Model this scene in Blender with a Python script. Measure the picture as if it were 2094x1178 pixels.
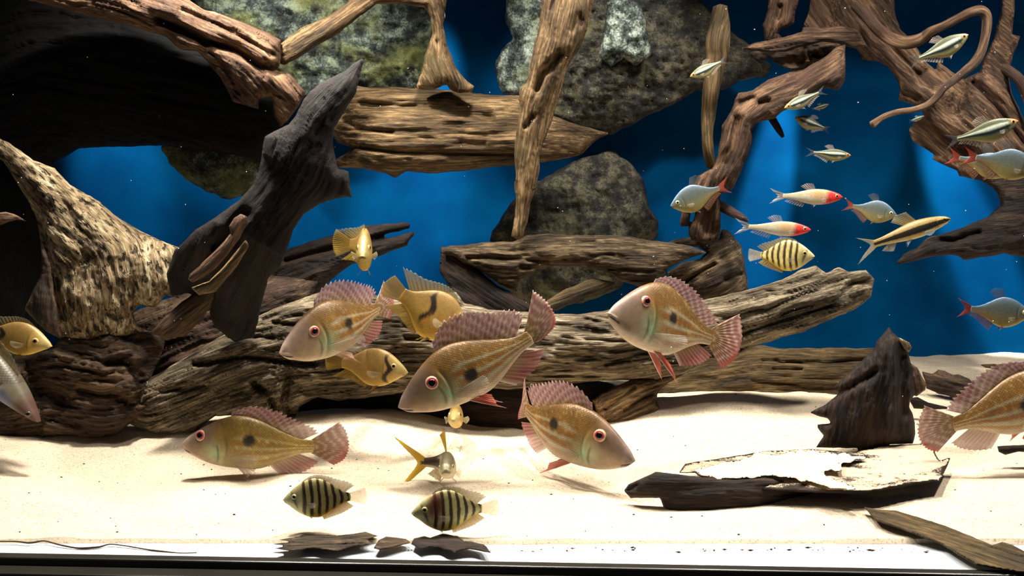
import bpy, math, random
import numpy as np
from mathutils import Matrix, Vector

for o in list(bpy.data.objects):
    bpy.data.objects.remove(o)
scene = bpy.context.scene
COL = scene.collection
random.seed(7)

# ------------------------------------------------------------------ camera
F = 1813.0                      # focal length in pixels of the 2094 x 1178 frame
CX, CY = 1047.0, 589.0
CAMZ = 0.35
PITCH = math.radians(5.0)
cam = bpy.data.cameras.new('camera')
cam.sensor_width = 36.0
cam.lens = 36.0 * F / 2094.0
cam.clip_start = 0.02
camo = bpy.data.objects.new('camera', cam)
camo.location = (0, 0, CAMZ)
camo.rotation_euler = (math.pi / 2 - PITCH, 0, 0)
COL.objects.link(camo)
scene.camera = camo
CP, SP = math.cos(PITCH), math.sin(PITCH)

# ------------------------------------------------------------------ light
world = bpy.data.worlds.new('room')
scene.world = world
world.use_nodes = True
world.node_tree.nodes['Background'].inputs[0].default_value = (0.55, 0.62, 0.75, 1)
world.node_tree.nodes['Background'].inputs[1].default_value = 0.05
scene.view_settings.view_transform = 'Standard'
scene.view_settings.look = 'None'
scene.view_settings.exposure = 0.0
scene.view_settings.gamma = 1.0
scene.view_settings.use_curve_mapping = False


def lamp(name, loc, tgt, power, size, col=(1.0, 0.945, 0.85), spread=150, sy=None):
    l = bpy.data.lights.new(name, 'AREA')
    l.energy = power
    l.color = col
    l.shape = 'RECTANGLE'
    l.size = size
    l.size_y = sy or size
    l.spread = math.radians(spread)
    o = bpy.data.objects.new(name, l)
    o.location = loc
    d = Vector(tgt) - Vector(loc)
    o.rotation_euler = d.to_track_quat('-Z', 'Y').to_euler()
    COL.objects.link(o)
    return o


def spot(name, loc, tgt, power, angle, blend=0.5, col=(1, 0.97, 0.92), radius=0.01):
    l = bpy.data.lights.new(name, 'SPOT')
    l.energy = power
    l.color = col
    l.spot_size = math.radians(angle)
    l.spot_blend = blend
    l.shadow_soft_size = radius
    o = bpy.data.objects.new(name, l)
    o.location = loc
    d = Vector(tgt) - Vector(loc)
    o.rotation_euler = d.to_track_quat('-Z', 'Y').to_euler()
    COL.objects.link(o)
    return o


for lx, ly, pw in ((-0.36, 0.99, 6.2), (-0.02, 0.98, 3.8), (0.34, 0.98, 4.2), (0.74, 1.00, 3.8), (-0.22, 0.80, 1.2), (0.26, 0.80, 1.0)):
    lamp('tank_lamp', (lx, ly, 0.86), (lx + 0.02, ly - 0.01, 0.05), pw, 0.07, sy=0.05, spread=132)
# unseen spots added to put bright patches on the back panel and brighten the rocks
spot('added_rear_spot', (-0.07, 1.40, 0.88), (-0.17, 1.50, 0.36), 55.0, 25, 0.9)
spot('added_rear_spot', (-0.72, 1.30, 0.90), (-0.66, 1.50, 0.41), 30.0, 22, 0.9)
spot('added_rear_spot', (0.52, 1.38, 0.95), (0.43, 1.50, 0.38), 110.0, 9, 0.4)
spot('added_rear_spot', (0.48, 1.38, 0.95), (0.78, 1.50, 0.30), 170.0, 9, 0.6)
spot('added_rear_spot', (-0.38, 1.16, 0.90), (-0.34, 1.40, 0.62), 10.0, 60, 0.8)
spot('added_rear_spot', (0.12, 1.14, 0.92), (0.13, 1.40, 0.60), 7.0, 46, 0.8)


# ------------------------------------------------------------------ pixel <-> world
def P(px, py, Y):
    px = np.asarray(px, float); py = np.asarray(py, float); Y = np.asarray(Y, float)
    dx = (px - CX) / F
    dy = -(py - CY) / F
    k = Y / (CP + dy * SP)
    return np.stack([dx * k, Y + 0 * dx, CAMZ + (dy * CP - SP) * k], -1)


def Q(pts, x0, y0, s):
    return [(x0 + p[0] / s, y0 + p[1] / s) + tuple(p[2:]) for p in pts]


# ------------------------------------------------------------------ numpy noise
_rng = np.random.RandomState(11)
_perm = np.concatenate([_rng.permutation(256)] * 2)
_val = _rng.rand(256) * 2 - 1


def vnoise(p):
    p = np.asarray(p, float)
    i = np.floor(p).astype(int)
    f = p - i
    f = f * f * f * (f * (f * 6 - 15) + 10)
    i &= 255
    def h(a, b, c):
        return _val[_perm[(_perm[(_perm[a & 255] + b) & 255] + c) & 255]]
    x, y, z = i[..., 0], i[..., 1], i[..., 2]
    fx, fy, fz = f[..., 0], f[..., 1], f[..., 2]
    c00 = h(x, y, z) * (1 - fx) + h(x + 1, y, z) * fx
    c10 = h(x, y + 1, z) * (1 - fx) + h(x + 1, y + 1, z) * fx
    c01 = h(x, y, z + 1) * (1 - fx) + h(x + 1, y, z + 1) * fx
    c11 = h(x, y + 1, z + 1) * (1 - fx) + h(x + 1, y + 1, z + 1) * fx
    return (c00 * (1 - fy) + c10 * fy) * (1 - fz) + (c01 * (1 - fy) + c11 * fy) * fz


def fbm(p, o=4, g=0.5):
    p = np.asarray(p, float)
    a, s, t = 1.0, 0.0, 0.0
    for k in range(o):
        s = s + a * vnoise(p + 17.3 * k)
        t += a
        a *= g
        p = p * 2.03
    return s / t


def ridged(p, o=3):
    p = np.asarray(p, float)
    a, s, t = 1.0, 0.0, 0.0
    for k in range(o):
        s = s + a * (1 - 2 * np.abs(vnoise(p + 9.1 * k)))
        t += a
        a *= 0.55
        p = p * 2.1
    return s / t


def ss(a, b, x):
    t = np.clip((np.asarray(x, float) - a) / (b - a), 0, 1)
    return t * t * (3 - 2 * t)


def lin(c):
    c = np.clip(np.asarray(c, float) / 255.0, 0, 1)
    return np.where(c <= 0.04045, c / 12.92, ((c + 0.055) / 1.055) ** 2.4)


def L4(c):
    return tuple(float(x) for x in lin(c[:3])) + (1.0,)


# ------------------------------------------------------------------ mesh helpers
def link_mesh(name, V, faces, mat, parent=None, smooth=True, attrs=None, loops=None):
    me = bpy.data.meshes.new(name)
    V = np.asarray(V, np.float32)
    if isinstance(faces, np.ndarray):
        n, k = faces.shape
        me.vertices.add(len(V))
        me.vertices.foreach_set('co', V.ravel())
        me.loops.add(n * k)
        me.loops.foreach_set('vertex_index', faces.astype(np.int32).ravel())
        me.polygons.add(n)
        me.polygons.foreach_set('loop_start', np.arange(0, n * k, k, dtype=np.int32))
        me.polygons.foreach_set('loop_total', np.full(n, k, np.int32))
        me.update(calc_edges=True)
        me.validate()
    else:
        me.from_pydata(V.tolist(), [], faces)
        me.update()
    me.polygons.foreach_set('use_smooth', np.full(len(me.polygons), smooth))
    for an, (ty, arr) in (attrs or {}).items():
        a = me.attributes.new(an, ty, 'POINT')
        key = 'color' if ty == 'FLOAT_COLOR' else 'vector'
        a.data.foreach_set(key, np.asarray(arr, np.float32).ravel())
    if mat:
        me.materials.append(mat)
    o = bpy.data.objects.new(name, me)
    COL.objects.link(o)
    if parent:
        o.parent = parent
    return o


def empty(name, loc=(0, 0, 0)):
    o = bpy.data.objects.new(name, None)
    o.empty_display_size = 0.02
    o.location = loc
    COL.objects.link(o)
    return o


def tag(o, label, cat=None, group=None, kind=None):
    if label:
        o['label'] = label
    if cat:
        o['category'] = cat
    if group:
        o['group'] = group
    if kind:
        o['kind'] = kind
    return o


# ------------------------------------------------------------------ materials
def new_mat(name):
    m = bpy.data.materials.new(name)
    m.use_nodes = True
    nt = m.node_tree
    b = nt.nodes['Principled BSDF']
    return m, nt, b


def N(nt, kind, **kw):
    n = nt.nodes.new(kind)
    for k, v in kw.items():
        setattr(n, k, v)
    return n


def ramp(nt, fac, stops):
    r = N(nt, 'ShaderNodeValToRGB')
    e = r.color_ramp.elements
    while len(e) > 1:
        e.remove(e[-1])
    e[0].position = stops[0][0]
    e[0].color = L4(stops[0][1])
    for p, c in stops[1:]:
        x = e.new(p)
        x.color = L4(c)
    nt.links.new(fac, r.inputs[0])
    return r.outputs[0]


def scaled(nt, vec, s):
    m = N(nt, 'ShaderNodeVectorMath', operation='MULTIPLY')
    nt.links.new(vec, m.inputs[0])
    m.inputs[1].default_value = s
    return m.outputs[0]


def noise(nt, vec, scale=1.0, detail=5, rough=0.6):
    n = N(nt, 'ShaderNodeTexNoise')
    n.inputs['Scale'].default_value = scale
    n.inputs['Detail'].default_value = detail
    n.inputs['Roughness'].default_value = rough
    nt.links.new(vec, n.inputs['Vector'])
    return n.outputs[0]


def math_n(nt, op, a, b=None, clamp=False):
    m = N(nt, 'ShaderNodeMath', operation=op, use_clamp=clamp)
    for i, v in enumerate((a, b)):
        if v is None:
            continue
        if isinstance(v, (int, float)):
            m.inputs[i].default_value = v
        else:
            nt.links.new(v, m.inputs[i])
    return m.outputs[0]


def mixc(nt, fac, a, b, mode='MIX'):
    m = N(nt, 'ShaderNodeMix', data_type='RGBA', blend_type=mode)
    if isinstance(fac, (int, float)):
        m.inputs[0].default_value = fac
    else:
        nt.links.new(fac, m.inputs[0])
    for i, v in ((6, a), (7, b)):
        if isinstance(v, tuple):
            m.inputs[i].default_value = v
        else:
            nt.links.new(v, m.inputs[i])
    return m.outputs[2]


def wood_mat(name, dark, mid, light, pits=0.0, tint=None, bump=0.6, fibre=1.0):
    m, nt, b = new_mat(name)
    at = N(nt, 'ShaderNodeAttribute', attribute_name='grain')
    g = at.outputs['Vector']
    n1 = noise(nt, scaled(nt, g, (22 * fibre, 330 * fibre, 200)), 1, 6, 0.62)
    n2 = noise(nt, scaled(nt, g, (9, 46, 40)), 1, 4, 0.6)
    n3 = noise(nt, scaled(nt, g, (110 * fibre, 1000 * fibre, 600)), 1, 3, 0.7)
    f = math_n(nt, 'ADD', math_n(nt, 'MULTIPLY', n1, 0.62), math_n(nt, 'MULTIPLY', n2, 0.55))
    f = math_n(nt, 'ADD', f, math_n(nt, 'MULTIPLY', n3, 0.24))
    f = math_n(nt, 'SUBTRACT', f, 0.205)
    c = ramp(nt, f, [(0.34, dark), (0.50, mid), (0.66, light)])
    h = math_n(nt, 'ADD', math_n(nt, 'MULTIPLY', n1, 1.0), math_n(nt, 'MULTIPLY', n3, 0.35))
    if tint:
        n4 = noise(nt, scaled(nt, g, (11, 20, 20)), 1, 3, 0.6)
        fa = ramp(nt, n4, [(0.52, (0, 0, 0)), (0.66, (190, 190, 190))])
        c = mixc(nt, fa, c, L4(tint), 'MIX')
    if pits:
        nv = noise(nt, scaled(nt, g, (70, 170, 90)), 1, 3, 0.55)
        d = ramp(nt, nv, [(0.36, (0, 0, 0)), (0.45, (255, 255, 255))])
        c = mixc(nt, pits, c, mixc(nt, 1.0, c, d, 'MULTIPLY'))  # shade inside the pits is darkened into the colour
        h = math_n(nt, 'ADD', h, math_n(nt, 'MULTIPLY', d, 0.9 * pits))
    nt.links.new(c, b.inputs['Base Color'])
    b.inputs['Roughness'].default_value = 0.72
    b.inputs['Specular IOR Level'].default_value = 0.25
    bp = N(nt, 'ShaderNodeBump')
    bp.inputs['Strength'].default_value = bump
    bp.inputs['Distance'].default_value = 0.006
    nt.links.new(h, bp.inputs['Height'])
    nt.links.new(bp.outputs[0], b.inputs['Normal'])
    return m


def rock_mat(name, dark, mid, light, moss, mossy=0.55):
    m, nt, b = new_mat(name)
    at = N(nt, 'ShaderNodeAttribute', attribute_name='grain')
    g = at.outputs['Vector']
    n1 = noise(nt, g, 38, 8, 0.72)
    n2 = noise(nt, g, 13, 3, 0.5)
    n3 = noise(nt, g, 300, 4, 0.7)
    f = math_n(nt, 'ADD', math_n(nt, 'MULTIPLY', n1, 0.7), math_n(nt, 'MULTIPLY', n3, 0.3))
    c = ramp(nt, f, [(0.42, dark), (0.50, mid), (0.58, light)])
    fm = math_n(nt, 'ADD', math_n(nt, 'MULTIPLY', n2, 0.7), math_n(nt, 'MULTIPLY', n1, 0.3))
    fm = ramp(nt, fm, [(mossy - 0.03, (0, 0, 0)), (mossy + 0.09, (215, 215, 215))])
    mc = mixc(nt, f, tuple(x * 0.35 if i < 3 else 1 for i, x in enumerate(L4(moss))), L4(moss))
    c = mixc(nt, fm, c, mc)
    nt.links.new(c, b.inputs['Base Color'])
    b.inputs['Roughness'].default_value = 0.85
    bp = N(nt, 'ShaderNodeBump')
    bp.inputs['Strength'].default_value = 0.8
    bp.inputs['Distance'].default_value = 0.006
    nt.links.new(f, bp.inputs['Height'])
    nt.links.new(bp.outputs[0], b.inputs['Normal'])
    return m


M = {}
M['tan'] = wood_mat('wood_tan', (30, 21, 13), (94, 74, 49), (166, 136, 96), tint=(84, 74, 44))
M['tanred'] = wood_mat('wood_red_tan', (26, 17, 12), (90, 66, 49), (152, 120, 90), tint=(82, 60, 48))
M['pale'] = wood_mat('wood_pale', (20, 15, 11), (100, 87, 67), (184, 168, 140), bump=1.0)
M['pitted'] = wood_mat('wood_pitted', (40, 30, 20), (138, 116, 84), (212, 196, 160), pits=0.85, bump=1.0, fibre=0.7)
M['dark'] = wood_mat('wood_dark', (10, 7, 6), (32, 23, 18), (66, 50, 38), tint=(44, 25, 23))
M['black'] = wood_mat('wood_shade_black', (3, 3, 2), (7, 6, 5), (15, 12, 9))  # near-black puts the deep shade at the left into the colour
M['brown'] = wood_mat('wood_brown', (16, 11, 8), (56, 41, 29), (106, 84, 60), tint=(66, 42, 40))  # tint patches put pinkish-purple lamp light into the wood colour
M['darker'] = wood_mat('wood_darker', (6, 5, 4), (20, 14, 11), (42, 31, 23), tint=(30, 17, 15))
M['weathered'] = wood_mat('wood_weathered', (15, 11, 8), (62, 49, 34), (128, 108, 78))
M['ochre'] = wood_mat('wood_ochre', (20, 15, 8), (70, 55, 31), (120, 98, 62))
M['root'] = wood_mat('wood_root', (22, 14, 10), (80, 59, 44), (146, 114, 86), tint=(78, 52, 45), fibre=0.8, bump=0.9)
def dusty(name, base):
    m = M[base].copy()
    m.name = name
    nt = m.node_tree
    b = nt.nodes['Principled BSDF']
    src = b.inputs['Base Color'].links[0].from_socket
    ge = N(nt, 'ShaderNodeNewGeometry')
    sx = N(nt, 'ShaderNodeSeparateXYZ')
    nt.links.new(ge.outputs['Normal'], sx.inputs[0])
    at = N(nt, 'ShaderNodeAttribute', attribute_name='grain')
    n1 = noise(nt, scaled(nt, at.outputs['Vector'], (12, 60, 30)), 1, 6, 0.7)
    n2 = noise(nt, at.outputs['Vector'], 600, 3, 0.8)
    f = math_n(nt, 'ADD', math_n(nt, 'MULTIPLY', sx.outputs[2], 0.55), math_n(nt, 'MULTIPLY', n1, 0.75))
    f = math_n(nt, 'ADD', f, math_n(nt, 'MULTIPLY', n2, 0.22))
    fa = ramp(nt, f, [(0.95, (0, 0, 0)), (1.16, (235, 235, 235))])
    nt.links.new(mixc(nt, fa, src, L4((208, 188, 160))), b.inputs['Base Color'])
    return m


M['dusty'] = dusty('wood_sandy', 'dark')
M['rock_green'] = rock_mat('rock_green', (10, 13, 12), (54, 64, 58), (122, 134, 116), (128, 132, 58), 0.52)
M['rock_white'] = rock_mat('rock_white', (14, 18, 18), (86, 98, 90), (184, 194, 178), (126, 134, 66), 0.56)
M['rock_dark'] = rock_mat('rock_dark', (12, 12, 10), (50, 47, 38), (98, 92, 72), (104, 104, 58), 0.57)

# blue back panel
m, nt, b = new_mat('blue_panel')
tc = N(nt, 'ShaderNodeTexCoord')
n = noise(nt, tc.outputs['Object'], 9, 4, 0.55)
c = ramp(nt, n, [(0.35, (0, 62, 112)), (0.65, (0, 78, 130))])
nt.links.new(c, b.inputs['Base Color'])
b.inputs['Roughness'].default_value = 0.8
b.inputs['Specular IOR Level'].default_value = 0.02
M['blue'] = m

# sand
m, nt, b = new_mat('sand')
tc = N(nt, 'ShaderNodeTexCoord')
n = noise(nt, tc.outputs['Object'], 420, 3, 0.8)
n2 = noise(nt, tc.outputs['Object'], 8, 3, 0.5)
c = ramp(nt, n, [(0.30, (122, 104, 90)), (0.43, (202, 184, 158)), (0.70, (220, 205, 180))])
c = mixc(nt, ramp(nt, n2, [(0.45, (0, 0, 0)), (0.75, (110, 110, 110))]), c, L4((196, 166, 152)))
nt.links.new(c, b.inputs['Base Color'])
b.inputs['Roughness'].default_value = 0.95
b.inputs['Specular IOR Level'].default_value = 0.1
bp = N(nt, 'ShaderNodeBump')
bp.inputs['Strength'].default_value = 0.35
bp.inputs['Distance'].default_value = 0.001
nt.links.new(n, bp.inputs['Height'])
nt.links.new(bp.outputs[0], b.inputs['Normal'])
M['sand'] = m


def plain(name, col, rough=0.6, spec=0.3, n_scale=60, var=0.25):
    m, nt, b = new_mat(name)
    tc = N(nt, 'ShaderNodeTexCoord')
    n = noise(nt, tc.outputs['Object'], n_scale, 4, 0.6)
    lo = tuple(x * (1 - var) for x in col)
    hi = tuple(min(255, x * (1 + var)) for x in col)
    nt.links.new(ramp(nt, n, [(0.3, lo), (0.7, hi)]), b.inputs['Base Color'])
    b.inputs['Roughness'].default_value = rough
    b.inputs['Specular IOR Level'].default_value = spec
    return m


M['frame'] = plain('frame_black', (30, 28, 22), 0.35, 0.5, 12)
M['ledge'] = plain('ledge_white', (226, 232, 236), 0.4, 0.4, 14, 0.06)
M['debris'] = plain('debris_brown', (58, 44, 28), 0.9, 0.1, 300)
M['speck'] = plain('speck_white', (225, 225, 215), 0.6, 0.3)


def fish_mat(name, scale=44.0, sheen=0.12, contrast=0.55):
    m, nt, b = new_mat(name)
    at = N(nt, 'ShaderNodeAttribute', attribute_name='pig')
    fc = N(nt, 'ShaderNodeAttribute', attribute_name='fc')
    v = N(nt, 'ShaderNodeTexVoronoi')
    v.inputs['Scale'].default_value = scale
    v.inputs['Randomness'].default_value = 0.25
    nt.links.new(scaled(nt, fc.outputs['Vector'], (1.0, 1.0, 0.0)), v.inputs['Vector'])
    sc = ramp(nt, v.outputs['Distance'], [(0.12, (255, 255, 255)), (0.62, (150, 140, 128))])
    nm = noise(nt, fc.outputs['Vector'], 14, 4, 0.6)
    sx = N(nt, 'ShaderNodeSeparateXYZ')
    nt.links.new(fc.outputs['Vector'], sx.inputs[0])
    msk = math_n(nt, 'MULTIPLY', sx.outputs[2], contrast)
    c = mixc(nt, msk, at.outputs['Color'], mixc(nt, 1.0, at.outputs['Color'], sc, 'MULTIPLY'))
    c = mixc(nt, 0.35, c, mixc(nt, 1.0, c, ramp(nt, nm, [(0.3, (175, 165, 160)), (0.6, (255, 255, 255))]), 'MULTIPLY'))
    nt.links.new(c, b.inputs['Base Color'])
    b.inputs['Roughness'].default_value = 0.42
    b.inputs['Metallic'].default_value = sheen
    b.inputs['Specular IOR Level'].default_value = 0.5
    b.inputs['Subsurface Weight'].default_value = 0.0
    bp = N(nt, 'ShaderNodeBump', invert=True)
    bp.inputs['Strength'].default_value = 0.25
    bp.inputs['Distance'].default_value = 0.0008
    nt.links.new(math_n(nt, 'MULTIPLY', v.outputs['Distance'], sx.outputs[2]), bp.inputs['Height'])
    nt.links.new(bp.outputs[0], b.inputs['Normal'])
    return m


M['scales'] = fish_mat('fish_scales')
M['small_scales'] = fish_mat('fish_small_scales', 34.0, 0.2, 0.3)
M['fox_scales'] = fish_mat('fish_fox_scales', 40.0, 0.15, 0.6)

m, nt, b = new_mat('fin_membrane')
at = N(nt, 'ShaderNodeAttribute', attribute_name='pig')
nt.links.new(at.outputs['Color'], b.inputs['Base Color'])
b.inputs['Roughness'].default_value = 0.4
tr = N(nt, 'ShaderNodeBsdfTranslucent')
nt.links.new(at.outputs['Color'], tr.inputs['Color'])
mx = N(nt, 'ShaderNodeMixShader')
mx.inputs[0].default_value = 0.4
nt.links.new(b.outputs[0], mx.inputs[1])
nt.links.new(tr.outputs[0], mx.inputs[2])
tp = N(nt, 'ShaderNodeBsdfTransparent')
mx2 = N(nt, 'ShaderNodeMixShader')
nt.links.new(at.outputs['Alpha'], mx2.inputs[0])
nt.links.new(tp.outputs[0], mx2.inputs[1])
nt.links.new(mx.outputs[0], mx2.inputs[2])
nt.links.new(mx2.outputs[0], nt.nodes['Material Output'].inputs[0])
M['fin'] = m

m, nt, b = new_mat('fish_eye')
at = N(nt, 'ShaderNodeAttribute', attribute_name='pig')
nt.links.new(at.outputs['Color'], b.inputs['Base Color'])
b.inputs['Roughness'].default_value = 0.12
b.inputs['Coat Weight'].default_value = 0.6
M['eye'] = m


# ------------------------------------------------------------------ solid from an outline
def resample(poly, step):
    p = np.asarray(poly, float)
    q = np.roll(p, -1, 0)
    out = []
    for a, c in zip(p, q):
        n = max(1, int(np.hypot(*(c - a)) / step))
        for i in range(n):
            out.append(a + (c - a) * i / n)
    return np.array(out)


def seg_dist(pts, poly, closed=True):
    """distance, nearest point, segment index, parameter for points (n,2) to a polyline"""
    a = np.asarray(poly, float)
    if closed:
        c = np.roll(a, -1, 0)
    else:
        a, c = a[:-1], a[1:]
    best = np.full(len(pts), 1e18)
    near = np.zeros((len(pts), 2)); idx = np.zeros(len(pts), int); par = np.zeros(len(pts))
    for k in range(len(a)):
        d = c[k] - a[k]
        L = d @ d
        if L < 1e-9:
            continue
        r = pts - a[k]
        t = (r @ d) / L
        tc_ = np.clip(t, 0, 1)
        q = a[k] + tc_[:, None] * d
        e = ((pts - q) ** 2).sum(1)
        w = e < best
        best[w] = e[w]; near[w] = q[w]; idx[w] = k; par[w] = tc_[w]
    return np.sqrt(best), near, idx, par


def inside(pts, poly):
    x, y = pts[:, 0], pts[:, 1]
    r = np.zeros(len(pts), bool)
    a = np.asarray(poly, float)
    c = np.roll(a, -1, 0)
    for (x1, y1), (x2, y2) in zip(a, c):
        if y1 == y2:
            continue
        w = (y1 > y) != (y2 > y)
        r ^= w & (x < (x2 - x1) * (y - y1) / (y2 - y1) + x1)
    return r


def poisson(mask, h):
    """solve lap(u) = -2 inside the mask, coarse to fine"""
    H, W = mask.shape
    levels = [mask]
    while min(levels[-1].shape) > 14 and len(levels) < 5:
        mm = levels[-1]
        h2, w2 = (mm.shape[0] + 1) // 2, (mm.shape[1] + 1) // 2
        levels.append(mm[::2, ::2][:h2, :w2])
    u = None
    for lv in range(len(levels) - 1, -1, -1):
        mm = levels[lv]
        hh = h * 2 ** lv
        if u is None:
            u = np.zeros(mm.shape)
            it = 260
        else:
            u = np.repeat(np.repeat(u, 2, 0), 2, 1)[:mm.shape[0], :mm.shape[1]]
            if u.shape != mm.shape:
                u = np.pad(u, ((0, mm.shape[0] - u.shape[0]), (0, mm.shape[1] - u.shape[1])), mode='edge')
            it = 60
        u = u * mm
        for _ in range(it):
            v = np.zeros_like(u)
            v[1:-1, 1:-1] = 0.25 * (u[:-2, 1:-1] + u[2:, 1:-1] + u[1:-1, :-2] + u[1:-1, 2:] + 2 * hh * hh)
            u = v * mm
    return u


def solid(name, outline, spine, mat, parent=None, k=1.0, kb=1.0, cell=4.0, rough=2.5,
          groove=(4.0, 0.012, 0.10), lumps=(6.0, 0.012), carve=(), slope=0.0, slopex=0.0, rock=False, flat=0.0, seed=0.0, rest=None):
    """A rounded solid whose silhouette is the outline (photo pixels).  spine: [(px,py,Y)...] gives the
    run of the grain and the distance from the camera; thickness follows the local width."""
    seed = seed or (sum(ord(ch) for ch in name) % 97) + outline[0][0] * 0.13
    o = resample(outline, 7.0)
    if rough:
        nn = np.roll(o, -1, 0) - np.roll(o, 1, 0)
        nn = np.stack([nn[:, 1], -nn[:, 0]], 1)
        nn /= np.linalg.norm(nn, axis=1)[:, None] + 1e-9
        q = np.c_[o * 0.055, np.full(len(o), seed)]
        o = o + nn * (fbm(q, 3, 0.7) * rough)[:, None]
    lo, hi = o.min(0) - 2.2 * cell, o.max(0) + 2.2 * cell
    xs = np.arange(lo[0], hi[0], cell)
    ys = np.arange(lo[1], hi[1], cell)
    X, Yp = np.meshgrid(xs, ys)
    pts = np.c_[X.ravel(), Yp.ravel()]
    d, near, _, _ = seg_dist(pts, o)
    ins = inside(pts, o)
    sd = np.where(ins, d, -d)
    H, W = X.shape
    u = poisson(ins.reshape(H, W), cell).ravel()
    use = sd > -0.72 * cell
    bnd = np.abs(sd) <= 0.72 * cell
    pos = pts.copy()
    sn = bnd & use
    pos[sn] = near[sn]
    hgt = np.sqrt(np.maximum(u, 0))
    hgt[sn] = 0
    # grain coordinates
    sp = np.asarray([(a[0], a[1]) for a in spine], float)
    sy = np.asarray([a[2] for a in spine], float)
    seg = np.r_[0, np.cumsum(np.linalg.norm(np.diff(sp, axis=0), axis=1))]
    dd, nr, ix, pr = seg_dist(pos, sp, closed=False)
    s = seg[ix] + pr * (seg[ix + 1] - seg[ix])
    tdir = sp[ix + 1] - sp[ix]
    rel = pos - nr
    n = np.sign(tdir[:, 0] * rel[:, 1] - tdir[:, 1] * rel[:, 0]) * dd
    base = sy[ix] + pr * (sy[ix + 1] - sy[ix])
    mid = pos.mean(0) if not slope else np.array([0.0, 0.5 * (lo[1] + hi[1])])
    base = base + slope * (pos[:, 1] - mid[1]) + slopex * (pos[:, 0] - 0.5 * (lo[0] + hi[0]))
    if rest is not None:
        base = ysand(pos[:, 0], pos[:, 1], rest)
    hm = max(hgt[use].max(), 1e-6)
    fade = ss(0.0, 0.45, hgt / hm)
    hk = hgt * k
    if flat:
        hk = np.minimum(hk, flat) * 0.75 + hk * 0.25
    disp = np.zeros(len(pos))
    if rock:
        q = np.c_[pos * 0.012, np.full(len(pos), seed)]
        disp += fade * lumps[0] * (2.2 * fbm(q, 2) + 1.6 * ridged(q * 2.7 + 3, 3) + 0.9 * fbm(q * 9, 3, 0.7))
    else:
        wob = fbm(np.c_[s * 0.01, n * 0.02, np.full(len(pos), seed + 3)], 2) * 14
        q = np.c_[s * groove[1], (n + wob) * groove[2], np.full(len(pos), seed)]
        disp += fade * groove[0] * ridged(q, 3)
        q2 = np.c_[s * groove[1] * 1.7, (n + wob * 0.6) * groove[2] * 2.6, np.full(len(pos), seed + 21)]
        disp += fade * groove[0] * 0.45 * ridged(q2, 2)
        q = np.c_[s * lumps[1], n * lumps[1] * 2.2, np.full(len(pos), seed + 7)]
        disp += fade * lumps[0] * fbm(q, 3)
    for cp, cw, cd in carve:
        cdist = seg_dist(pos, cp, closed=False)[0]
        disp -= cd * np.exp(-(cdist / cw) ** 2) * ss(0.0, 0.2, hgt / hm)
    hf = np.maximum(hk + disp, np.where(sn, 0.0, 0.15 * hk))
    hb = hk * kb
    m2 = base / F
    Yf = base - hf * m2
    Yb = base + hb * m2
    fidx = -np.ones(len(pos), int)
    fidx[use] = np.arange(use.sum())
    bk = use & ~sn
    bidx = fidx.copy()
    bidx[bk] = use.sum() + np.arange(bk.sum())
    V = np.r_[P(pos[use, 0], pos[use, 1], Yf[use]), P(pos[bk, 0], pos[bk, 1], Yb[bk])]
    I = np.arange(H * W).reshape(H, W)
    q4 = np.stack([I[:-1, :-1], I[1:, :-1], I[1:, 1:], I[:-1, 1:]], -1).reshape(-1, 4)
    ok = use[q4].all(1)
    q4 = q4[ok]
    fq = fidx[q4]
    hasb = bk[q4].any(1)
    bq = bidx[q4[hasb]][:, ::-1]
    faces = np.r_[fq, bq]
    gf = np.c_[s * m2, n * m2, hf * m2 + seed * 0.37]
    gb = np.c_[s * m2, n * m2, -hb * m2 + seed * 0.37]
    grain = np.r_[gf[use], gb[bk]]
    return link_mesh(name, V, faces, mat, parent, True, {'grain': ('FLOAT_VECTOR', grain)})


def crom(pts, per):
    p = np.asarray(pts, float)
    p = np.r_[[2 * p[0] - p[1]], p, [2 * p[-1] - p[-2]]]
    out = []
    for i in range(1, len(p) - 2):
        for t in np.linspace(0, 1, per, endpoint=False):
            a, b_, c_, d_ = p[i - 1:i + 3]
            out.append(0.5 * (2 * b_ + (c_ - a) * t + (2 * a - 5 * b_ + 4 * c_ - d_) * t * t + (3 * b_ - a - 3 * c_ + d_) * t ** 3))
    out.append(p[-2])
    return np.array(out)


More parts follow.
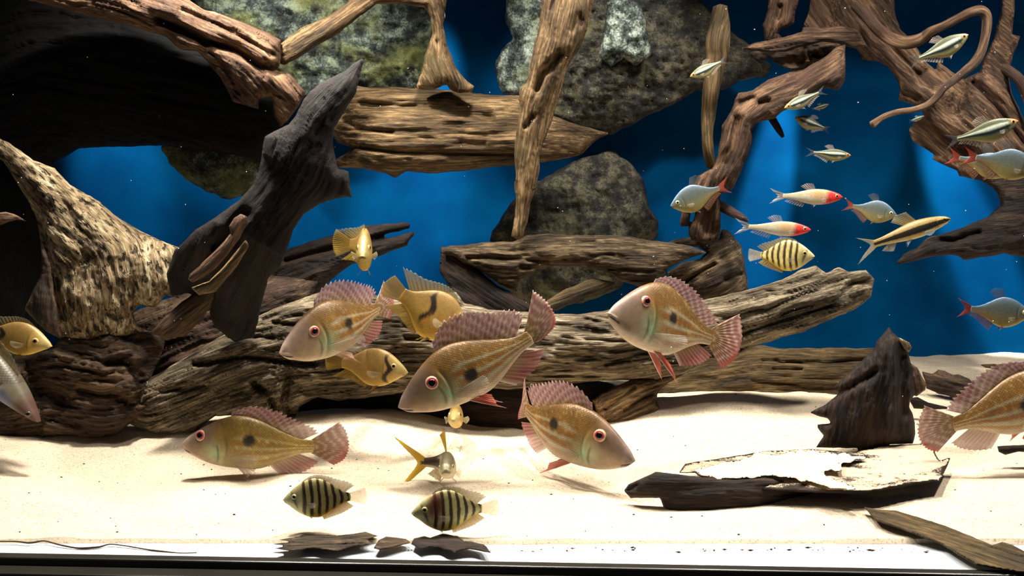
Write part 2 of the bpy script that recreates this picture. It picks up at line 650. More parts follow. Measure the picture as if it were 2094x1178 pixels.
def tube(name, pts, mat, parent=None, rings=22, per=8, bump=0.18, seed=1.0):
    """a root or twig: [(px, py, radius_px, Y)]"""
    c = crom(pts, per)
    W3 = P(c[:, 0], c[:, 1], c[:, 3])
    R = c[:, 2] * c[:, 3] / F
    n = len(c)
    tan = np.gradient(W3, axis=0)
    tan /= np.linalg.norm(tan, axis=1)[:, None]
    up = np.array([0, 1.0, 0.05])
    V = []; G = []
    arc = np.r_[0, np.cumsum(np.linalg.norm(np.diff(W3, axis=0), axis=1))]
    ang = np.linspace(0, 2 * np.pi, rings, endpoint=False)
    for i in range(n):
        a = np.cross(tan[i], up); a /= np.linalg.norm(a)
        b_ = np.cross(a, tan[i])
        q = np.c_[np.full(rings, arc[i] * 18), 1.6 * np.cos(ang), 1.6 * np.sin(ang) + seed]
        r = R[i] * (1 + bump * fbm(q, 3, 0.6) * 1.6)
        V.append(W3[i] + r[:, None] * (np.cos(ang)[:, None] * a + np.sin(ang)[:, None] * b_))
        G.append(np.c_[np.full(rings, arc[i]), (ang - np.pi) * R[i], np.full(rings, seed)])
    V = np.concatenate(V)
    G = np.concatenate(G)
    V = np.r_[V, [W3[0] - tan[0] * R[0] * 0.4], [W3[-1] + tan[-1] * R[-1] * 0.4]]
    G = np.r_[G, [[0, 0, seed]], [[arc[-1], 0, seed]]]
    faces = []
    for i in range(n - 1):
        for j in range(rings):
            j2 = (j + 1) % rings
            faces.append((i * rings + j, i * rings + j2, (i + 1) * rings + j2, (i + 1) * rings + j))
    for j in range(rings):
        j2 = (j + 1) % rings
        faces.append((n * rings, j2, j))
        faces.append((n * rings + 1, (n - 1) * rings + j, (n - 1) * rings + j2))
    return link_mesh(name, V, faces, mat, parent, True, {'grain': ('FLOAT_VECTOR', G)})


# ------------------------------------------------------------------ sand bed and tank
def sandz(x, y):
    x = np.asarray(x, float); y = np.asarray(y, float)
    z = 0.045 + 0.0786 * (y - 0.80)
    g = lambda cx, cy, sx, sy, h: h * np.exp(-((x - cx) / sx) ** 2 - ((y - cy) / sy) ** 2)
    z = z + g(0.28, 1.16, 0.17, 0.10, 0.030) + g(-0.22, 1.10, 0.10, 0.07, 0.022) - g(-0.50, 1.02, 0.10, 0.10, 0.016)
    z = z + g(-0.33, 1.02, 0.09, 0.08, 0.010) + g(0.02, 0.90, 0.22, 0.05, 0.006) - g(0.15, 0.92, 0.10, 0.05, 0.010)
    z = z + g(0.38, 0.87, 0.12, 0.04, 0.008) + g(0.60, 1.35, 0.30, 0.10, 0.015)
    q = np.stack([x * 5, y * 8, 0 * x], -1)
    z = z + 0.015 * fbm(q, 3) * ss(0.80, 0.9, y) + 0.0034 * fbm(q * 4.3, 3)
    return z


def ysand(px, py, lift=0.0):
    """distance at which the sight line through a pixel meets the sand (raised by lift)"""
    dy = -(np.asarray(py, float) - CY) / F
    k = (dy * CP - SP) / (CP + dy * SP)
    x = (np.asarray(px, float) - CX) / F
    Y = np.full(np.shape(k), 1.0)
    for _ in range(30):
        zt = sandz(x * Y, Y) + lift
        Y = 0.5 * Y + 0.5 * np.clip((zt - CAMZ) / np.minimum(k, -0.02), 0.7, 1.48)
    return Y


nx, ny = 520, 230
gx = np.linspace(-1.15, 1.15, nx)
gy = 0.80 + 0.72 * np.linspace(0, 1, ny) ** 1.4
GX, GY = np.meshgrid(gx, gy)
edge = 0.004 * fbm(np.stack([GX * 9, 0 * GX, 0 * GX + 3], -1), 4)
GY2 = GY + edge * (1 - ss(0.8, 0.86, GY)) 
GZ = sandz(GX, GY)
GZ[0] = 0.0
V = np.stack([GX, GY2, GZ], -1).reshape(-1, 3)
I = np.arange(nx * ny).reshape(ny, nx)
q4 = np.stack([I[:-1, :-1], I[:-1, 1:], I[1:, 1:], I[1:, :-1]], -1).reshape(-1, 4)
fl = link_mesh('floor', V, q4, M['sand'])
tag(fl, 'rippled cream sand bed covering the aquarium bottom', 'sand', kind='structure')


def box(name, lo, hi, mat, parent=None, bev=0.002):
    import bmesh
    bm = bmesh.new()
    bmesh.ops.create_cube(bm, size=1)
    for v in bm.verts:
        v.co = Vector([lo[i] + (v.co[i] + 0.5) * (hi[i] - lo[i]) for i in range(3)])
    bmesh.ops.bevel(bm, geom=bm.edges[:], offset=bev, segments=2, affect='EDGES')
    me = bpy.data.meshes.new(name)
    bm.to_mesh(me); bm.free()
    me.materials.append(mat)
    o = bpy.data.objects.new(name, me)
    COL.objects.link(o)
    if parent:
        o.parent = parent
    return o


w = box('wall_back', (-1.3, 1.50, -0.02), (1.3, 1.52, 0.80), M['blue'])
tag(w, 'blue painted back panel of the aquarium', 'wall', kind='structure')
for nm, x in (('wall_left', -1.17), ('wall_right', 1.15)):
    w = box(nm, (x, 0.76, -0.02), (x + 0.02, 1.50, 0.80), M['blue'])
    tag(w, 'blue side panel of the aquarium', 'wall', kind='structure')


def prism(name, quad, z0, z1, mat, parent=None):
    V = [(x, y, z0) for x, y in quad] + [(x, y, z1) for x, y in quad]
    f = [(3, 2, 1, 0), (4, 5, 6, 7)] + [(i, (i + 1) % 4, 4 + (i + 1) % 4, 4 + i) for i in range(4)]
    o = link_mesh(name, V, f, mat, parent, False)
    md = o.modifiers.new('bevel', 'BEVEL')
    md.width = 0.0015
    md.segments = 2
    return o


YL, YR = 0.776, 0.736           # run of the front edge at the left and right
sl = (YR - YL) / 0.9
fy = lambda x: YL + sl * (x + 0.45)
t = prism('trim_1', [(-1.15, fy(-1.15)), (1.15, fy(1.15)), (1.15, 0.803), (-1.15, 0.812)], 0.0, 0.041, M['ledge'])
tag(t, 'pale strip where the sand meets the front glass', 'trim', kind='structure')
t = prism('trim_2', [(-1.15, fy(-1.15) - 0.012), (1.15, fy(1.15) - 0.012), (1.15, fy(1.15) - 0.0005), (-1.15, fy(-1.15) - 0.0005)], -0.02, 0.043, M['frame'])
tag(t, 'black lower frame of the aquarium', 'frame', kind='structure')
t2 = prism('frame_lip', [(-1.15, fy(-1.15) - 0.03), (1.15, fy(1.15) - 0.03), (1.15, fy(1.15) - 0.012), (-1.15, fy(-1.15) - 0.012)], -0.02, 0.036, M['frame'], t)

A = lambda pts: Q(pts, 0, 0, 2.946)
B5 = lambda pts: Q(pts, 500, 0, 2.946)
C9 = lambda pts: Q(pts, 950, 0, 2.946)
D13 = lambda pts: Q(pts, 1394, 0, 2.946)
E3 = lambda pts: Q(pts, 0, 300, 2.946)
G5 = lambda pts: Q(pts, 500, 350, 2.946)
H9 = lambda pts: Q(pts, 950, 350, 2.946)
J0 = lambda pts: Q(pts, 0, 550, 3.365)
K12 = lambda pts: Q(pts, 1200, 540, 3.365)
L14 = lambda pts: Q(pts, 1494, 640, 3.365)
S12 = lambda pts: Q(pts, 1200, 820, 2.342)
T14 = lambda pts: Q(pts, 1480, 0, 6.93)
U17 = lambda pts: Q(pts, 1760, 0, 6.2)
V17 = lambda pts: Q(pts, 1760, 180, 5.353)
W17_ = lambda pts: Q(pts, 1780, 360, 5.889)
X13 = lambda pts: Q(pts, 1360, 360, 4.53)
Z18 = lambda pts: Q(pts, 1850, 730, 5.357)
C1 = lambda pts: Q(pts, 0, 400, 8.725)

# ------------------------------------------------------------------ rocks
def rock(outl, sp, mat, label, k=0.8, lum=5.0, cell=4.5, **kw):
    o = solid('rock', outl, sp, mat, k=k, kb=0.6, cell=cell, rough=5, lumps=(lum, 0.01), rock=True, **kw)
    return tag(o, label, 'rock')


rock([(350, -60), (915, -60), (908, 40), (885, 110), (872, 187), (800, 195), (740, 195), (700, 240), (640, 235), (570, 150), (430, 60)],
     [(350, 60, 1.40), (900, 60, 1.40)], M['rock_green'], 'dark rock with yellow-green algae behind the forked branch at the top', k=0.5, lum=6)
rock([(330, 300), (400, 250), (500, 225), (560, 250), (575, 320), (545, 390), (470, 408), (430, 397), (380, 366), (345, 335)],
     [(330, 350, 1.315), (550, 360, 1.315)], M['rock_green'], 'small mossy rock behind the dark leaning trunk', lum=4)
rock(C9([(470, -60), (1380, -60), (1500, 100), (1620, 200), (1760, 300), (1850, 400), (1810, 460), (1650, 490), (1560, 540), (1400, 545), (1280, 620),
         (1150, 680), (1000, 750), (880, 812), (800, 770), (550, 760), (420, 690), (380, 500), (440, 200)]),
     C9([(400, 300, 1.40), (1800, 300, 1.40)]), M['rock_dark'], 'huge dark overhanging boulder right of the hanging root', k=0.55, lum=8)
rock(C9([(250, -60), (243, 100), (290, 230), (222, 300), (180, 390), (195, 490), (230, 560), (320, 580), (430, 560), (520, 300), (520, -60)]),
     C9([(350, -60, 1.36), (350, 560, 1.36)]), M['rock_white'], 'pale grey-white rock left of the hanging root', k=0.7, lum=5)
rock(C9([(860, 20), (930, -40), (1050, 20), (1090, 130), (1110, 260), (1120, 330), (1040, 400), (960, 350), (880, 400), (810, 340), (840, 200)]),
     C9([(950, 0, 1.325), (950, 380, 1.325)]), M['rock_white'], 'algae-covered boulder face right of the hanging root, painted pale as its lit part', k=0.5, lum=7)  # lit lumps of the dark boulder, put in as a paler rock
rock(H9([(155, 420), (165, 360), (220, 280), (290, 180), (380, 120), (440, 60), (560, 0), (700, -80), (880, -130), (1010, -40), (1080, 60), (1110, 200),
         (1170, 330), (1165, 390), (1130, 430), (1000, 560), (950, 700), (700, 800), (400, 830), (250, 700), (180, 560)]),
     H9([(150, 300, 1.42), (1100, 300, 1.42)]), M['rock_dark'], 'rounded dark rock behind the tip of the hanging root', k=0.4, lum=6)

# ------------------------------------------------------------------ driftwood, left
o = solid('driftwood_branch', A([(-80, -120), (900, -120), (1120, -10), (1230, 58), (1330, 85), (1480, 140), (1620, 200), (1690, 240), (1692, 350), (1682, 396), (1660, 420),
          (1740, 440), (1790, 500), (1840, 555), (1800, 640), (1740, 720), (1690, 772), (1650, 690), (1632, 580), (1560, 600), (1562, 660), (1500, 640),
          (1400, 612), (1370, 540), (1330, 470), (1250, 370), (1190, 310), (1090, 300), (1000, 220), (900, 190), (800, 160), (640, 120), (450, 70), (250, 20), (-80, -60)]),
          A([(-80, -120, 1.13), (600, 20, 1.14), (1100, 190, 1.14), (1500, 400, 1.16), (1760, 680, 1.17)]), M['tanred'], k=0.95, kb=2.2,
          groove=(9, 0.012, 0.11), lumps=(10, 0.014), cell=3.2,
          carve=[(A([(950, 120), (1250, 250), (1420, 300), (1560, 390), (1660, 420)]), 9, 34), (A([(1100, 60), (1400, 190), (1640, 330)]), 5, 12),
                 (A([(1200, 250), (1350, 400), (1440, 560)]), 5, 10)])
tag(o, 'thick fibrous reddish-tan branch arching across the top left corner', 'driftwood')

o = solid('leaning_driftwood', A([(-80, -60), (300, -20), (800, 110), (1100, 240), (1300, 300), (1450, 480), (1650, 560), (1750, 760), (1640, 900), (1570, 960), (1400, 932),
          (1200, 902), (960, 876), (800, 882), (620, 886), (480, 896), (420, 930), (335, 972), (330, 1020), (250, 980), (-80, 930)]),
          A([(-80, 700, 1.27), (250, 600, 1.27), (600, 640, 1.27), (1000, 720, 1.27), (1700, 880, 1.27)]), M['black'], k=0.45, kb=0.6, groove=(8, 0.008, 0.07), cell=4.5)  # shade below the branch is painted into the trunk colour
tag(o, 'massive trunk under the arching branch, its shade painted as near-black', 'driftwood')

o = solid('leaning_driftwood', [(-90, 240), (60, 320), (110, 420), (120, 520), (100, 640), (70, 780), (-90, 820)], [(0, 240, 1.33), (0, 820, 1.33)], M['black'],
          k=0.5, kb=0.5, cell=5)  # black slab added as a backdrop so the gap behind the stump stays dark
tag(o, 'black backdrop added for the dark gap at the left edge behind the pale pitted stump', 'driftwood')

stump = empty('driftwood_stump', tuple(P(220, 690, 1.12)))
stump.location = (0, 0, 0)
solid('stump_body', E3([(-80, -80), (60, -20), (120, 20), (200, 80), (330, 130), (420, 230), (520, 290), (600, 330), (700, 420), (850, 510), (1000, 580), (1100, 615), (1095, 650),
      (1030, 720), (1060, 800), (1088, 918), (1000, 890), (940, 965), (830, 960), (800, 1010), (830, 1080), (900, 1112), (800, 1125), (640, 1165), (500, 1190), (360, 1165),
      (330, 1090), (240, 1040), (165, 960), (200, 880), (250, 760), (250, 640), (240, 540), (220, 430), (170, 330), (90, 200), (20, 90), (-80, 20)]),
      E3([(-40, 0, 1.12), (350, 350, 1.12), (620, 650, 1.13), (700, 1150, 1.11)]), M['pitted'], stump, k=0.8, kb=1.0, groove=(7, 0.02, 0.07), lumps=(12, 0.02), cell=3.2,
      carve=[(E3([(240, 450), (290, 640), (340, 900), (380, 1120)]), 8, 22), (E3([(520, 640), (490, 760), (480, 860)]), 8, 14), (E3([(640, 1000), (700, 1020)]), 8, 16)])
solid('stump_flank', E3([(250, 560), (300, 700), (330, 900), (370, 1160), (280, 1120), (150, 980), (195, 880), (245, 760)]),
      E3([(270, 560, 1.07), (260, 1100, 1.07)]), M['brown'], stump, k=0.7, groove=(5, 0.02, 0.08))
tag(stump, 'pale pitted driftwood stump leaning at the left', 'driftwood')

o = solid('wood_shard', C1([(-160, 290), (0, 300), (100, 288), (250, 330), (350, 380), (465, 452), (300, 432), (150, 470), (0, 530), (-160, 560)]),
          C1([(-160, 430, 1.08), (460, 450, 1.08)]), M['root'], k=0.8, cell=2, rough=1, groove=(1.5, 0.02, 0.2), lumps=(1, 0.02))
tag(o, 'small reddish wood point at the left edge', 'driftwood')

o = solid('driftwood_log', J0([(-80, 640), (40, 610), (100, 575), (180, 590), (360, 540), (430, 440), (620, 418), (900, 415), (1050, 420), (1140, 500), (1090, 640), (1010, 800), (1060, 860),
          (1010, 1000), (900, 1060), (820, 1130), (700, 1160), (600, 1170), (450, 1150), (300, 1170), (-80, 1190)]),
          J0([(-80, 760, 1.11), (300, 700, 1.11), (700, 780, 1.11), (1060, 700, 1.12)]), M['brown'], k=0.62, groove=(12, 0.012, 0.07), lumps=(14, 0.016), cell=3.6,
          carve=[(J0([(880, 440), (1000, 520), (1060, 600), (1020, 660)]), 16, 55), (J0([(740, 650), (860, 640), (960, 720), (980, 900)]), 12, 26),
                 (J0([(120, 600), (260, 800), (420, 900)]), 22, 40), (J0([(560, 850), (760, 860), (900, 930)]), 10, 18)])
tag(o, 'gnarled dark brown log on the sand below the pitted stump', 'driftwood')

o = solid('wood_fin', E3([(905, 1120), (1000, 1020), (1100, 930), (1200, 862), (1303, 808), (1300, 900), (1270, 970), (1200, 1060), (1120, 1140), (1000, 1160)]),
          E3([(900, 1130, 1.05), (1300, 820, 1.04)]), M['brown'], k=0.6, groove=(3, 0.02, 0.12), cell=3)
tag(o, 'upright split wood fin between the pitted stump and the dark trunk', 'driftwood')

o = solid('driftwood_log', [(270, 640), (330, 615), (430, 585), (540, 560), (650, 575), (620, 650), (580, 740), (500, 810), (380, 840), (290, 820), (255, 720)],
          [(270, 740, 1.22), (420, 680, 1.22), (640, 600, 1.22)], M['brown'], k=0.5, groove=(8, 0.010, 0.085), lumps=(8, 0.015), cell=3.6)
tag(o, 'brown log with purplish light painted in, in the gap behind the leaning trunk and the upright fin', 'driftwood')

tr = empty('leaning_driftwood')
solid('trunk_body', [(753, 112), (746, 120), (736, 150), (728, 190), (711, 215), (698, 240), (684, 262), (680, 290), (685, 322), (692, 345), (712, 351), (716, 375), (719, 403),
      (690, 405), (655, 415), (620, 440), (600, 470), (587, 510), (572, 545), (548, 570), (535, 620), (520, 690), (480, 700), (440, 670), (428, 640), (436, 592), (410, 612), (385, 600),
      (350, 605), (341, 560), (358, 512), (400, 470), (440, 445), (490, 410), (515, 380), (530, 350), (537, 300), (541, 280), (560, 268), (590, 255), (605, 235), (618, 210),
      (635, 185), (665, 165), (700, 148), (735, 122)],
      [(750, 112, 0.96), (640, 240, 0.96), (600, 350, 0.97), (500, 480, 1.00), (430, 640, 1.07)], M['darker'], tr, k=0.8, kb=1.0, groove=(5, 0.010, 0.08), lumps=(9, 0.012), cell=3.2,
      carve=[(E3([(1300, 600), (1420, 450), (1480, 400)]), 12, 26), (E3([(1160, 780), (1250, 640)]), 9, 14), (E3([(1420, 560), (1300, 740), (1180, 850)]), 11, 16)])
solid('splinter', E3([(1133, 800), (1140, 770), (1200, 720), (1280, 640), (1350, 570), (1390, 520), (1380, 480), (1410, 430), (1450, 405), (1486, 420), (1490, 460), (1440, 560),
      (1380, 640), (1300, 730), (1220, 790), (1160, 818)]), E3([(1140, 790, 0.955), (1350, 600, 0.945), (1460, 420, 0.945)]), M['tanred'], tr, k=0.8, cell=2.2, rough=1.2,
      groove=(1.2, 0.02, 0.2), lumps=(2, 0.03))['label'] = 'lit reddish-tan wood splinter'
solid('torn_rim', E3([(1150, 850), (1260, 810), (1350, 720), (1440, 610), (1480, 560), (1500, 600), (1430, 720), (1300, 872), (1200, 895)]),
      E3([(1160, 870, 0.96), (1490, 580, 0.95)]), M['tan'], tr, k=0.7, cell=2.5, rough=1.5, groove=(1.5, 0.02, 0.2), lumps=(2, 0.03))
tag(tr, 'dark leaning trunk with a sharp pointed top, left of centre', 'driftwood')

# ------------------------------------------------------------------ driftwood, centre
o = solid('driftwood_log', G5([(230, 480), (420, 420), (580, 370), (720, 330), (860, 315), (980, 310), (1002, 325), (990, 345), (860, 375), (790, 405), (900, 400), (1022, 364), (1020, 385),
          (990, 420), (980, 450), (860, 490), (780, 520), (650, 560), (560, 620), (480, 700), (380, 800), (100, 860), (0, 800), (40, 600), (120, 530)]),
          G5([(0, 700, 1.25), (400, 520, 1.25), (1000, 350, 1.27)]), M['dark'], k=0.8, groove=(6, 0.008, 0.09), cell=3.5,
          carve=[(G5([(250, 540), (700, 420), (980, 370)]), 6, 16)])
tag(o, 'dark splintered log pointing right behind the leaning trunk', 'driftwood')

o = solid('driftwood_branch', B5([(215, 385), (212, 270), (330, 170), (480, 110), (600, 30), (700, -90), (1240, -90), (1205, 60), (1197, 150), (1222, 280), (1272, 400), (1340, 490), (1382, 520),
          (1372, 552), (1300, 562), (1242, 545), (1215, 512), (1150, 532), (1028, 535), (1068, 430), (1090, 330), (1132, 200), (1120, 100), (1080, 45), (940, 25), (790, 25), (700, 95),
          (560, 205), (420, 285), (320, 352), (240, 392)]),
          B5([(220, 340, 1.17), (480, 180, 1.18), (760, -30, 1.20), (1130, -20, 1.21), (1170, 150, 1.21), (1180, 350, 1.22), (1250, 520, 1.22)]), M['tan'], k=0.9, groove=(4, 0.014, 0.12),
          lumps=(6, 0.014), cell=3.2, carve=[(B5([(1160, 250), (1170, 400), (1190, 500)]), 4, 7)])
tag(o, 'forked tan branch arching down onto the horizontal log', 'driftwood')

o = solid('driftwood_log', [(727, 174), (758, 180), (805, 178), (856, 180), (907, 183), (968, 190), (1010, 195), (1060, 195), (1110, 228), (1167, 251), (1245, 272), (1215, 290), (1188, 316),
          (1140, 328), (1050, 338), (1000, 342), (950, 350), (880, 355), (832, 350), (808, 364), (790, 355), (740, 345), (692, 342), (685, 327), (722, 303), (688, 292), (678, 268),
          (690, 240), (706, 232), (695, 205)],
          [(690, 265, 1.27), (850, 268, 1.27), (1050, 265, 1.28), (1250, 280, 1.31)], M['tan'], k=0.8, groove=(6, 0.007, 0.11), lumps=(7, 0.012), cell=3.2,
          carve=[([(740, 215), (900, 222), (1000, 240)], 11, 14), ([(700, 245), (740, 265), (800, 270)], 5, 10), ([(730, 300), (800, 310), (1050, 316)], 6, 12), ([(940, 292), (990, 292)], 4, 9)])
tag(o, 'horizontal tan log under the forked branch, behind the hanging root', 'driftwood')

o = solid('hanging_root', C9([(455, -90), (462, 60), (440, 200), (410, 320), (390, 420), (370, 500), (330, 530), (328, 600), (340, 650), (320, 740), (305, 850), (300, 960), (310, 1050), (298, 1120), (306, 1180)])
          + H9([(310, 60), (310, 130), (300, 260), (284, 392), (318, 416), (352, 400), (380, 300), (395, 200), (420, 120), (442, 50)])
          + C9([(410, 1165), (440, 1080), (455, 1020), (450, 950), (480, 850), (520, 740), (560, 620), (600, 480), (620, 400), (692, 300), (742, 180), (764, 60), (800, -90)]),
          C9([(630, -90, 1.16), (560, 250, 1.16), (440, 650, 1.18), (370, 1050, 1.19), (340, 1440, 1.20)]), M['tan'], k=0.85, groove=(4.5, 0.010, 0.11), lumps=(8, 0.012), cell=3.0,
          carve=[(C9([(575, 330), (520, 400), (470, 450), (440, 540)]), 8, 20), (C9([(415, 700), (370, 765)]), 5, 10), (C9([(690, 90), (650, 180)]), 6, 10), (C9([(540, 0), (520, 60)]), 4, 7),
                 (C9([(705, 120), (700, 150)]), 5, 9)])
tag(o, 'long tan root hanging down in the centre', 'driftwood')

lg = empty('driftwood_log')
solid('log_body', H9([(-138, 462), (-70, 450), (0, 448), (100, 430), (290, 425), (380, 385), (480, 378), (700, 385), (880, 388), (1000, 395), (1120, 418), (1240, 430), (1360, 450), (1457, 490),
      (1400, 512), (1310, 542), (1212, 592), (1232, 655), (1100, 705), (950, 665), (850, 605), (700, 575), (530, 572), (420, 622), (332, 652), (312, 724), (270, 716), (200, 680), (80, 590),
      (0, 558), (-60, 515), (-138, 495)]),
      H9([(-130, 480, 1.22), (300, 510, 1.23), (700, 480, 1.24), (1400, 490, 1.24)]), M['weathered'], lg, k=0.9, groove=(6, 0.008, 0.12), lumps=(7, 0.014), cell=3.0,
      carve=[(H9([(340, 575), (380, 580)]), 5, 12), (H9([(680, 430), (780, 425)]), 4, 9), (H9([(20, 525), (300, 530), (500, 545)]), 4, 8)])
solid('broken_plate', H9([(-142, 452), (-60, 480), (0, 530), (80, 590), (200, 690), (330, 765), (415, 815), (420, 850), (250, 880), (60, 860), (-60, 760), (-150, 600)]),
      H9([(-130, 470, 1.23), (400, 830, 1.22)]), M['dark'], lg, k=0.35, kb=0.4, groove=(3, 0.01, 0.1), cell=3.5)
tag(lg, 'long weathered log lying on the rocks below the hanging root', 'driftwood')
o = solid('driftwood_stick', H9([(485, 785), (600, 715), (780, 643), (905, 672), (870, 705), (760, 745), (650, 790), (560, 840), (490, 850)]),
          H9([(490, 810, 1.19), (900, 670, 1.24)]), M['ochre'], k=0.8, cell=2.6, rough=1.5, groove=(2, 0.012, 0.15), lumps=(2, 0.02))
tag(o, 'short ochre stick leaning below the long weathered log', 'driftwood')

o = solid('driftwood_stump', X13([(20, 890), (160, 800), (320, 770), (388, 705), (300, 655), (200, 640), (40, 650), (-20, 625), (120, 590), (230, 565), (330, 590), (420, 600), (500, 570), (530, 490),
          (600, 512), (650, 580), (700, 632), (732, 760), (760, 950), (775, 1080), (600, 1160), (340, 1180), (180, 1060), (60, 980)]),
          X13([(100, 900, 1.28), (400, 800, 1.28), (720, 640, 1.29)]), M['weathered'], k=0.75, groove=(5, 0.012, 0.09), lumps=(6, 0.012), cell=3.2,
          carve=[(X13([(190, 985), (330, 890), (460, 820)]), 4, 14), (X13([(560, 960), (700, 910)]), 5, 12), (X13([(520, 760), (700, 650)]), 4, 6)])
tag(o, 'cracked pale stump beside the end of the long weathered log', 'driftwood')

# big pale log across the middle with its flared root base
bl = empty('driftwood_log')
solid('log_body', [(560, 660), (640, 612), (720, 600), (850, 610), (932, 598), (950, 620), (1000, 632), (1100, 640), (1180, 643), (1245, 633), (1330, 630), (1450, 611), (1545, 588), (1600, 572),
      (1632, 553), (1668, 542), (1690, 558), (1715, 546), (1735, 556), (1770, 553), (1788, 572), (1780, 608), (1750, 632), (1700, 652), (1640, 680), (1600, 690), (1540, 710), (1500, 735),
      (1440, 745), (1400, 765), (1340, 774), (1250, 778), (1150, 786), (1050, 796), (900, 790), (800, 800), (700, 800), (600, 790), (560, 740)],
      [(560, 710, 1.15), (900, 700, 1.13), (1250, 705, 1.13), (1500, 670, 1.13), (1790, 585, 1.15)], M['pale'], bl, k=0.72, groove=(9.5, 0.008, 0.085), lumps=(9, 0.010), cell=3.0,
      carve=[([(830, 690), (960, 705), (1040, 700)], 6, 14), ([(1240, 745), (1300, 725), (1450, 700), (1600, 655), (1700, 625)], 5, 11), ([(1725, 600), (1745, 580), (1780, 575)], 9, 22),
             ([(1150, 690), (1300, 700)], 3, 7), ([(1480, 650), (1560, 630)], 3, 7)])
solid('root_flare', [(258, 800), (330, 760), (380, 730), (430, 700), (500, 660), (560, 632), (640, 602), (700, 592), (770, 640), (810, 700), (835, 760), (842, 802), (760, 812), (690, 820),
      (650, 812), (615, 830), (600, 858), (560, 865), (500, 850), (440, 850), (390, 888), (320, 890), (262, 865)],
      [(300, 820, 1.12), (450, 760, 1.12), (600, 710, 1.11), (800, 690, 1.12)], M['pale'], bl, k=0.55, groove=(11, 0.010, 0.085), lumps=(12, 0.016), cell=3.0,
      carve=[([(400, 745), (500, 730), (640, 745)], 6, 18), ([(520, 785), (545, 800), (560, 830)], 8, 26), ([(590, 770), (580, 820), (596, 850)], 9, 26), ([(430, 690), (560, 690)], 5, 14),
             ([(560, 660), (700, 680)], 5, 12), ([(330, 800), (420, 790)], 6, 12)])
tag(bl, 'big pale grained log lying across the middle of the tank', 'driftwood')

o = solid('driftwood_log', [(520, 800), (700, 785), (850, 775), (1000, 785), (1150, 775), (1240, 780), (1310, 800), (1320, 860), (1240, 925), (1060, 950), (960, 945), (870, 930), (760, 920), (700, 910), (600, 920), (520, 890)],
          [(520, 850, 1.22), (900, 860, 1.19), (1150, 870, 1.14), (1320, 850, 1.21)], M['dark'], k=0.5, groove=(5, 0.008, 0.08), cell=4)  # dark tone serves the log and the shadow under the pale log
tag(o, 'dark log, also standing in for shadow, half buried in the sand under the big pale log', 'driftwood')

o = solid('wood_chunk', K12([(60, 1010), (40, 940), (100, 890), (200, 840), (330, 790), (480, 790), (682, 733), (672, 752), (560, 820), (500, 860), (482, 900), (484, 960), (520, 1032), (430, 1060),
          (330, 1090), (220, 1130), (120, 1110)]),
          K12([(60, 1000, 1.12), (260, 910, 1.12), (640, 750, 1.14)]), M['tan'], k=0.8, groove=(6, 0.010, 0.12), cell=2.8,
          carve=[(K12([(130, 1000), (330, 850)]), 4, 10), (K12([(260, 1000), (450, 880)]), 4, 9)])
tag(o, 'striated tan wood chunk on the sand under the big pale log', 'driftwood')

o = solid('driftwood_log', [(1330, 800), (1345, 765), (1400, 738), (1500, 711), (1560, 707), (1600, 713), (1700, 712), (1790, 712), (1830, 740), (1830, 810), (1790, 840), (1700, 850), (1600, 850), (1450, 850), (1350, 845)],
          [(1340, 790, 1.27), (1560, 765, 1.27), (1830, 770, 1.27)], M['ochre'], k=0.7, groove=(5, 0.007, 0.10), cell=3.2,
          carve=[([(1560, 740), (1700, 742), (1780, 735)], 4, 10), ([(1540, 780), (1680, 790)], 3, 7), ([(1580, 755), (1640, 755)], 3, 9)])
tag(o, 'ochre log lying at the back behind the spiked stump', 'driftwood')

sp_ = empty('driftwood_stump')
solid('stump_body', L14([(1090, 92), (1112, 130), (1150, 165), (1195, 200), (1215, 240), (1225, 270), (1240, 340), (1255, 420), (1270, 500), (1270, 560), (1238, 600), (1228, 650), (1252, 690), (1267, 760), (1272, 830),
      (1252, 900), (1100, 905), (1000, 942), (930, 972), (838, 982), (890, 930), (800, 930), (590, 925), (640, 845), (600, 792), (598, 770), (690, 758), (668, 728), (543, 685), (640, 640),
      (738, 560), (752, 530), (698, 526), (780, 440), (880, 350), (990, 250), (1002, 200), (1040, 160)]),
      L14([(1090, 90, 1.03), (1100, 400, 1.03), (1000, 920, 1.03)]), M['dark'], sp_, k=0.6, groove=(4, 0.012, 0.09), lumps=(9, 0.016), cell=2.8, rough=1.6,
      carve=[(L14([(1110, 200), (1120, 500), (1110, 800)]), 9, -14), (L14([(1190, 300), (1190, 700)]), 8, 14), (L14([(760, 540), (900, 470), (1000, 400)]), 7, 12)])
solid('white_crust', L14([(1150, 165), (1185, 180), (1230, 205), (1246, 240), (1225, 272), (1195, 250), (1170, 200)]), L14([(1150, 170, 1.02), (1230, 270, 1.02)]), M['pitted'], sp_, k=0.8, cell=1.6,
      rough=2, groove=(2, 0.05, 0.2), lumps=(3, 0.1))['label'] = 'whitish crust on the stump edge'
solid('side_lobe', L14([(1240, 345), (1285, 375), (1310, 430), (1347, 490), (1340, 530), (1280, 575), (1235, 560), (1225, 450)]), L14([(1260, 350, 1.035), (1290, 570, 1.035)]), M['brown'], sp_, k=0.8, cell=2,
      rough=1.5, groove=(2, 0.03, 0.15), lumps=(3, 0.05))
tag(sp_, 'spiky dark stump standing on the sand at the right', 'driftwood')

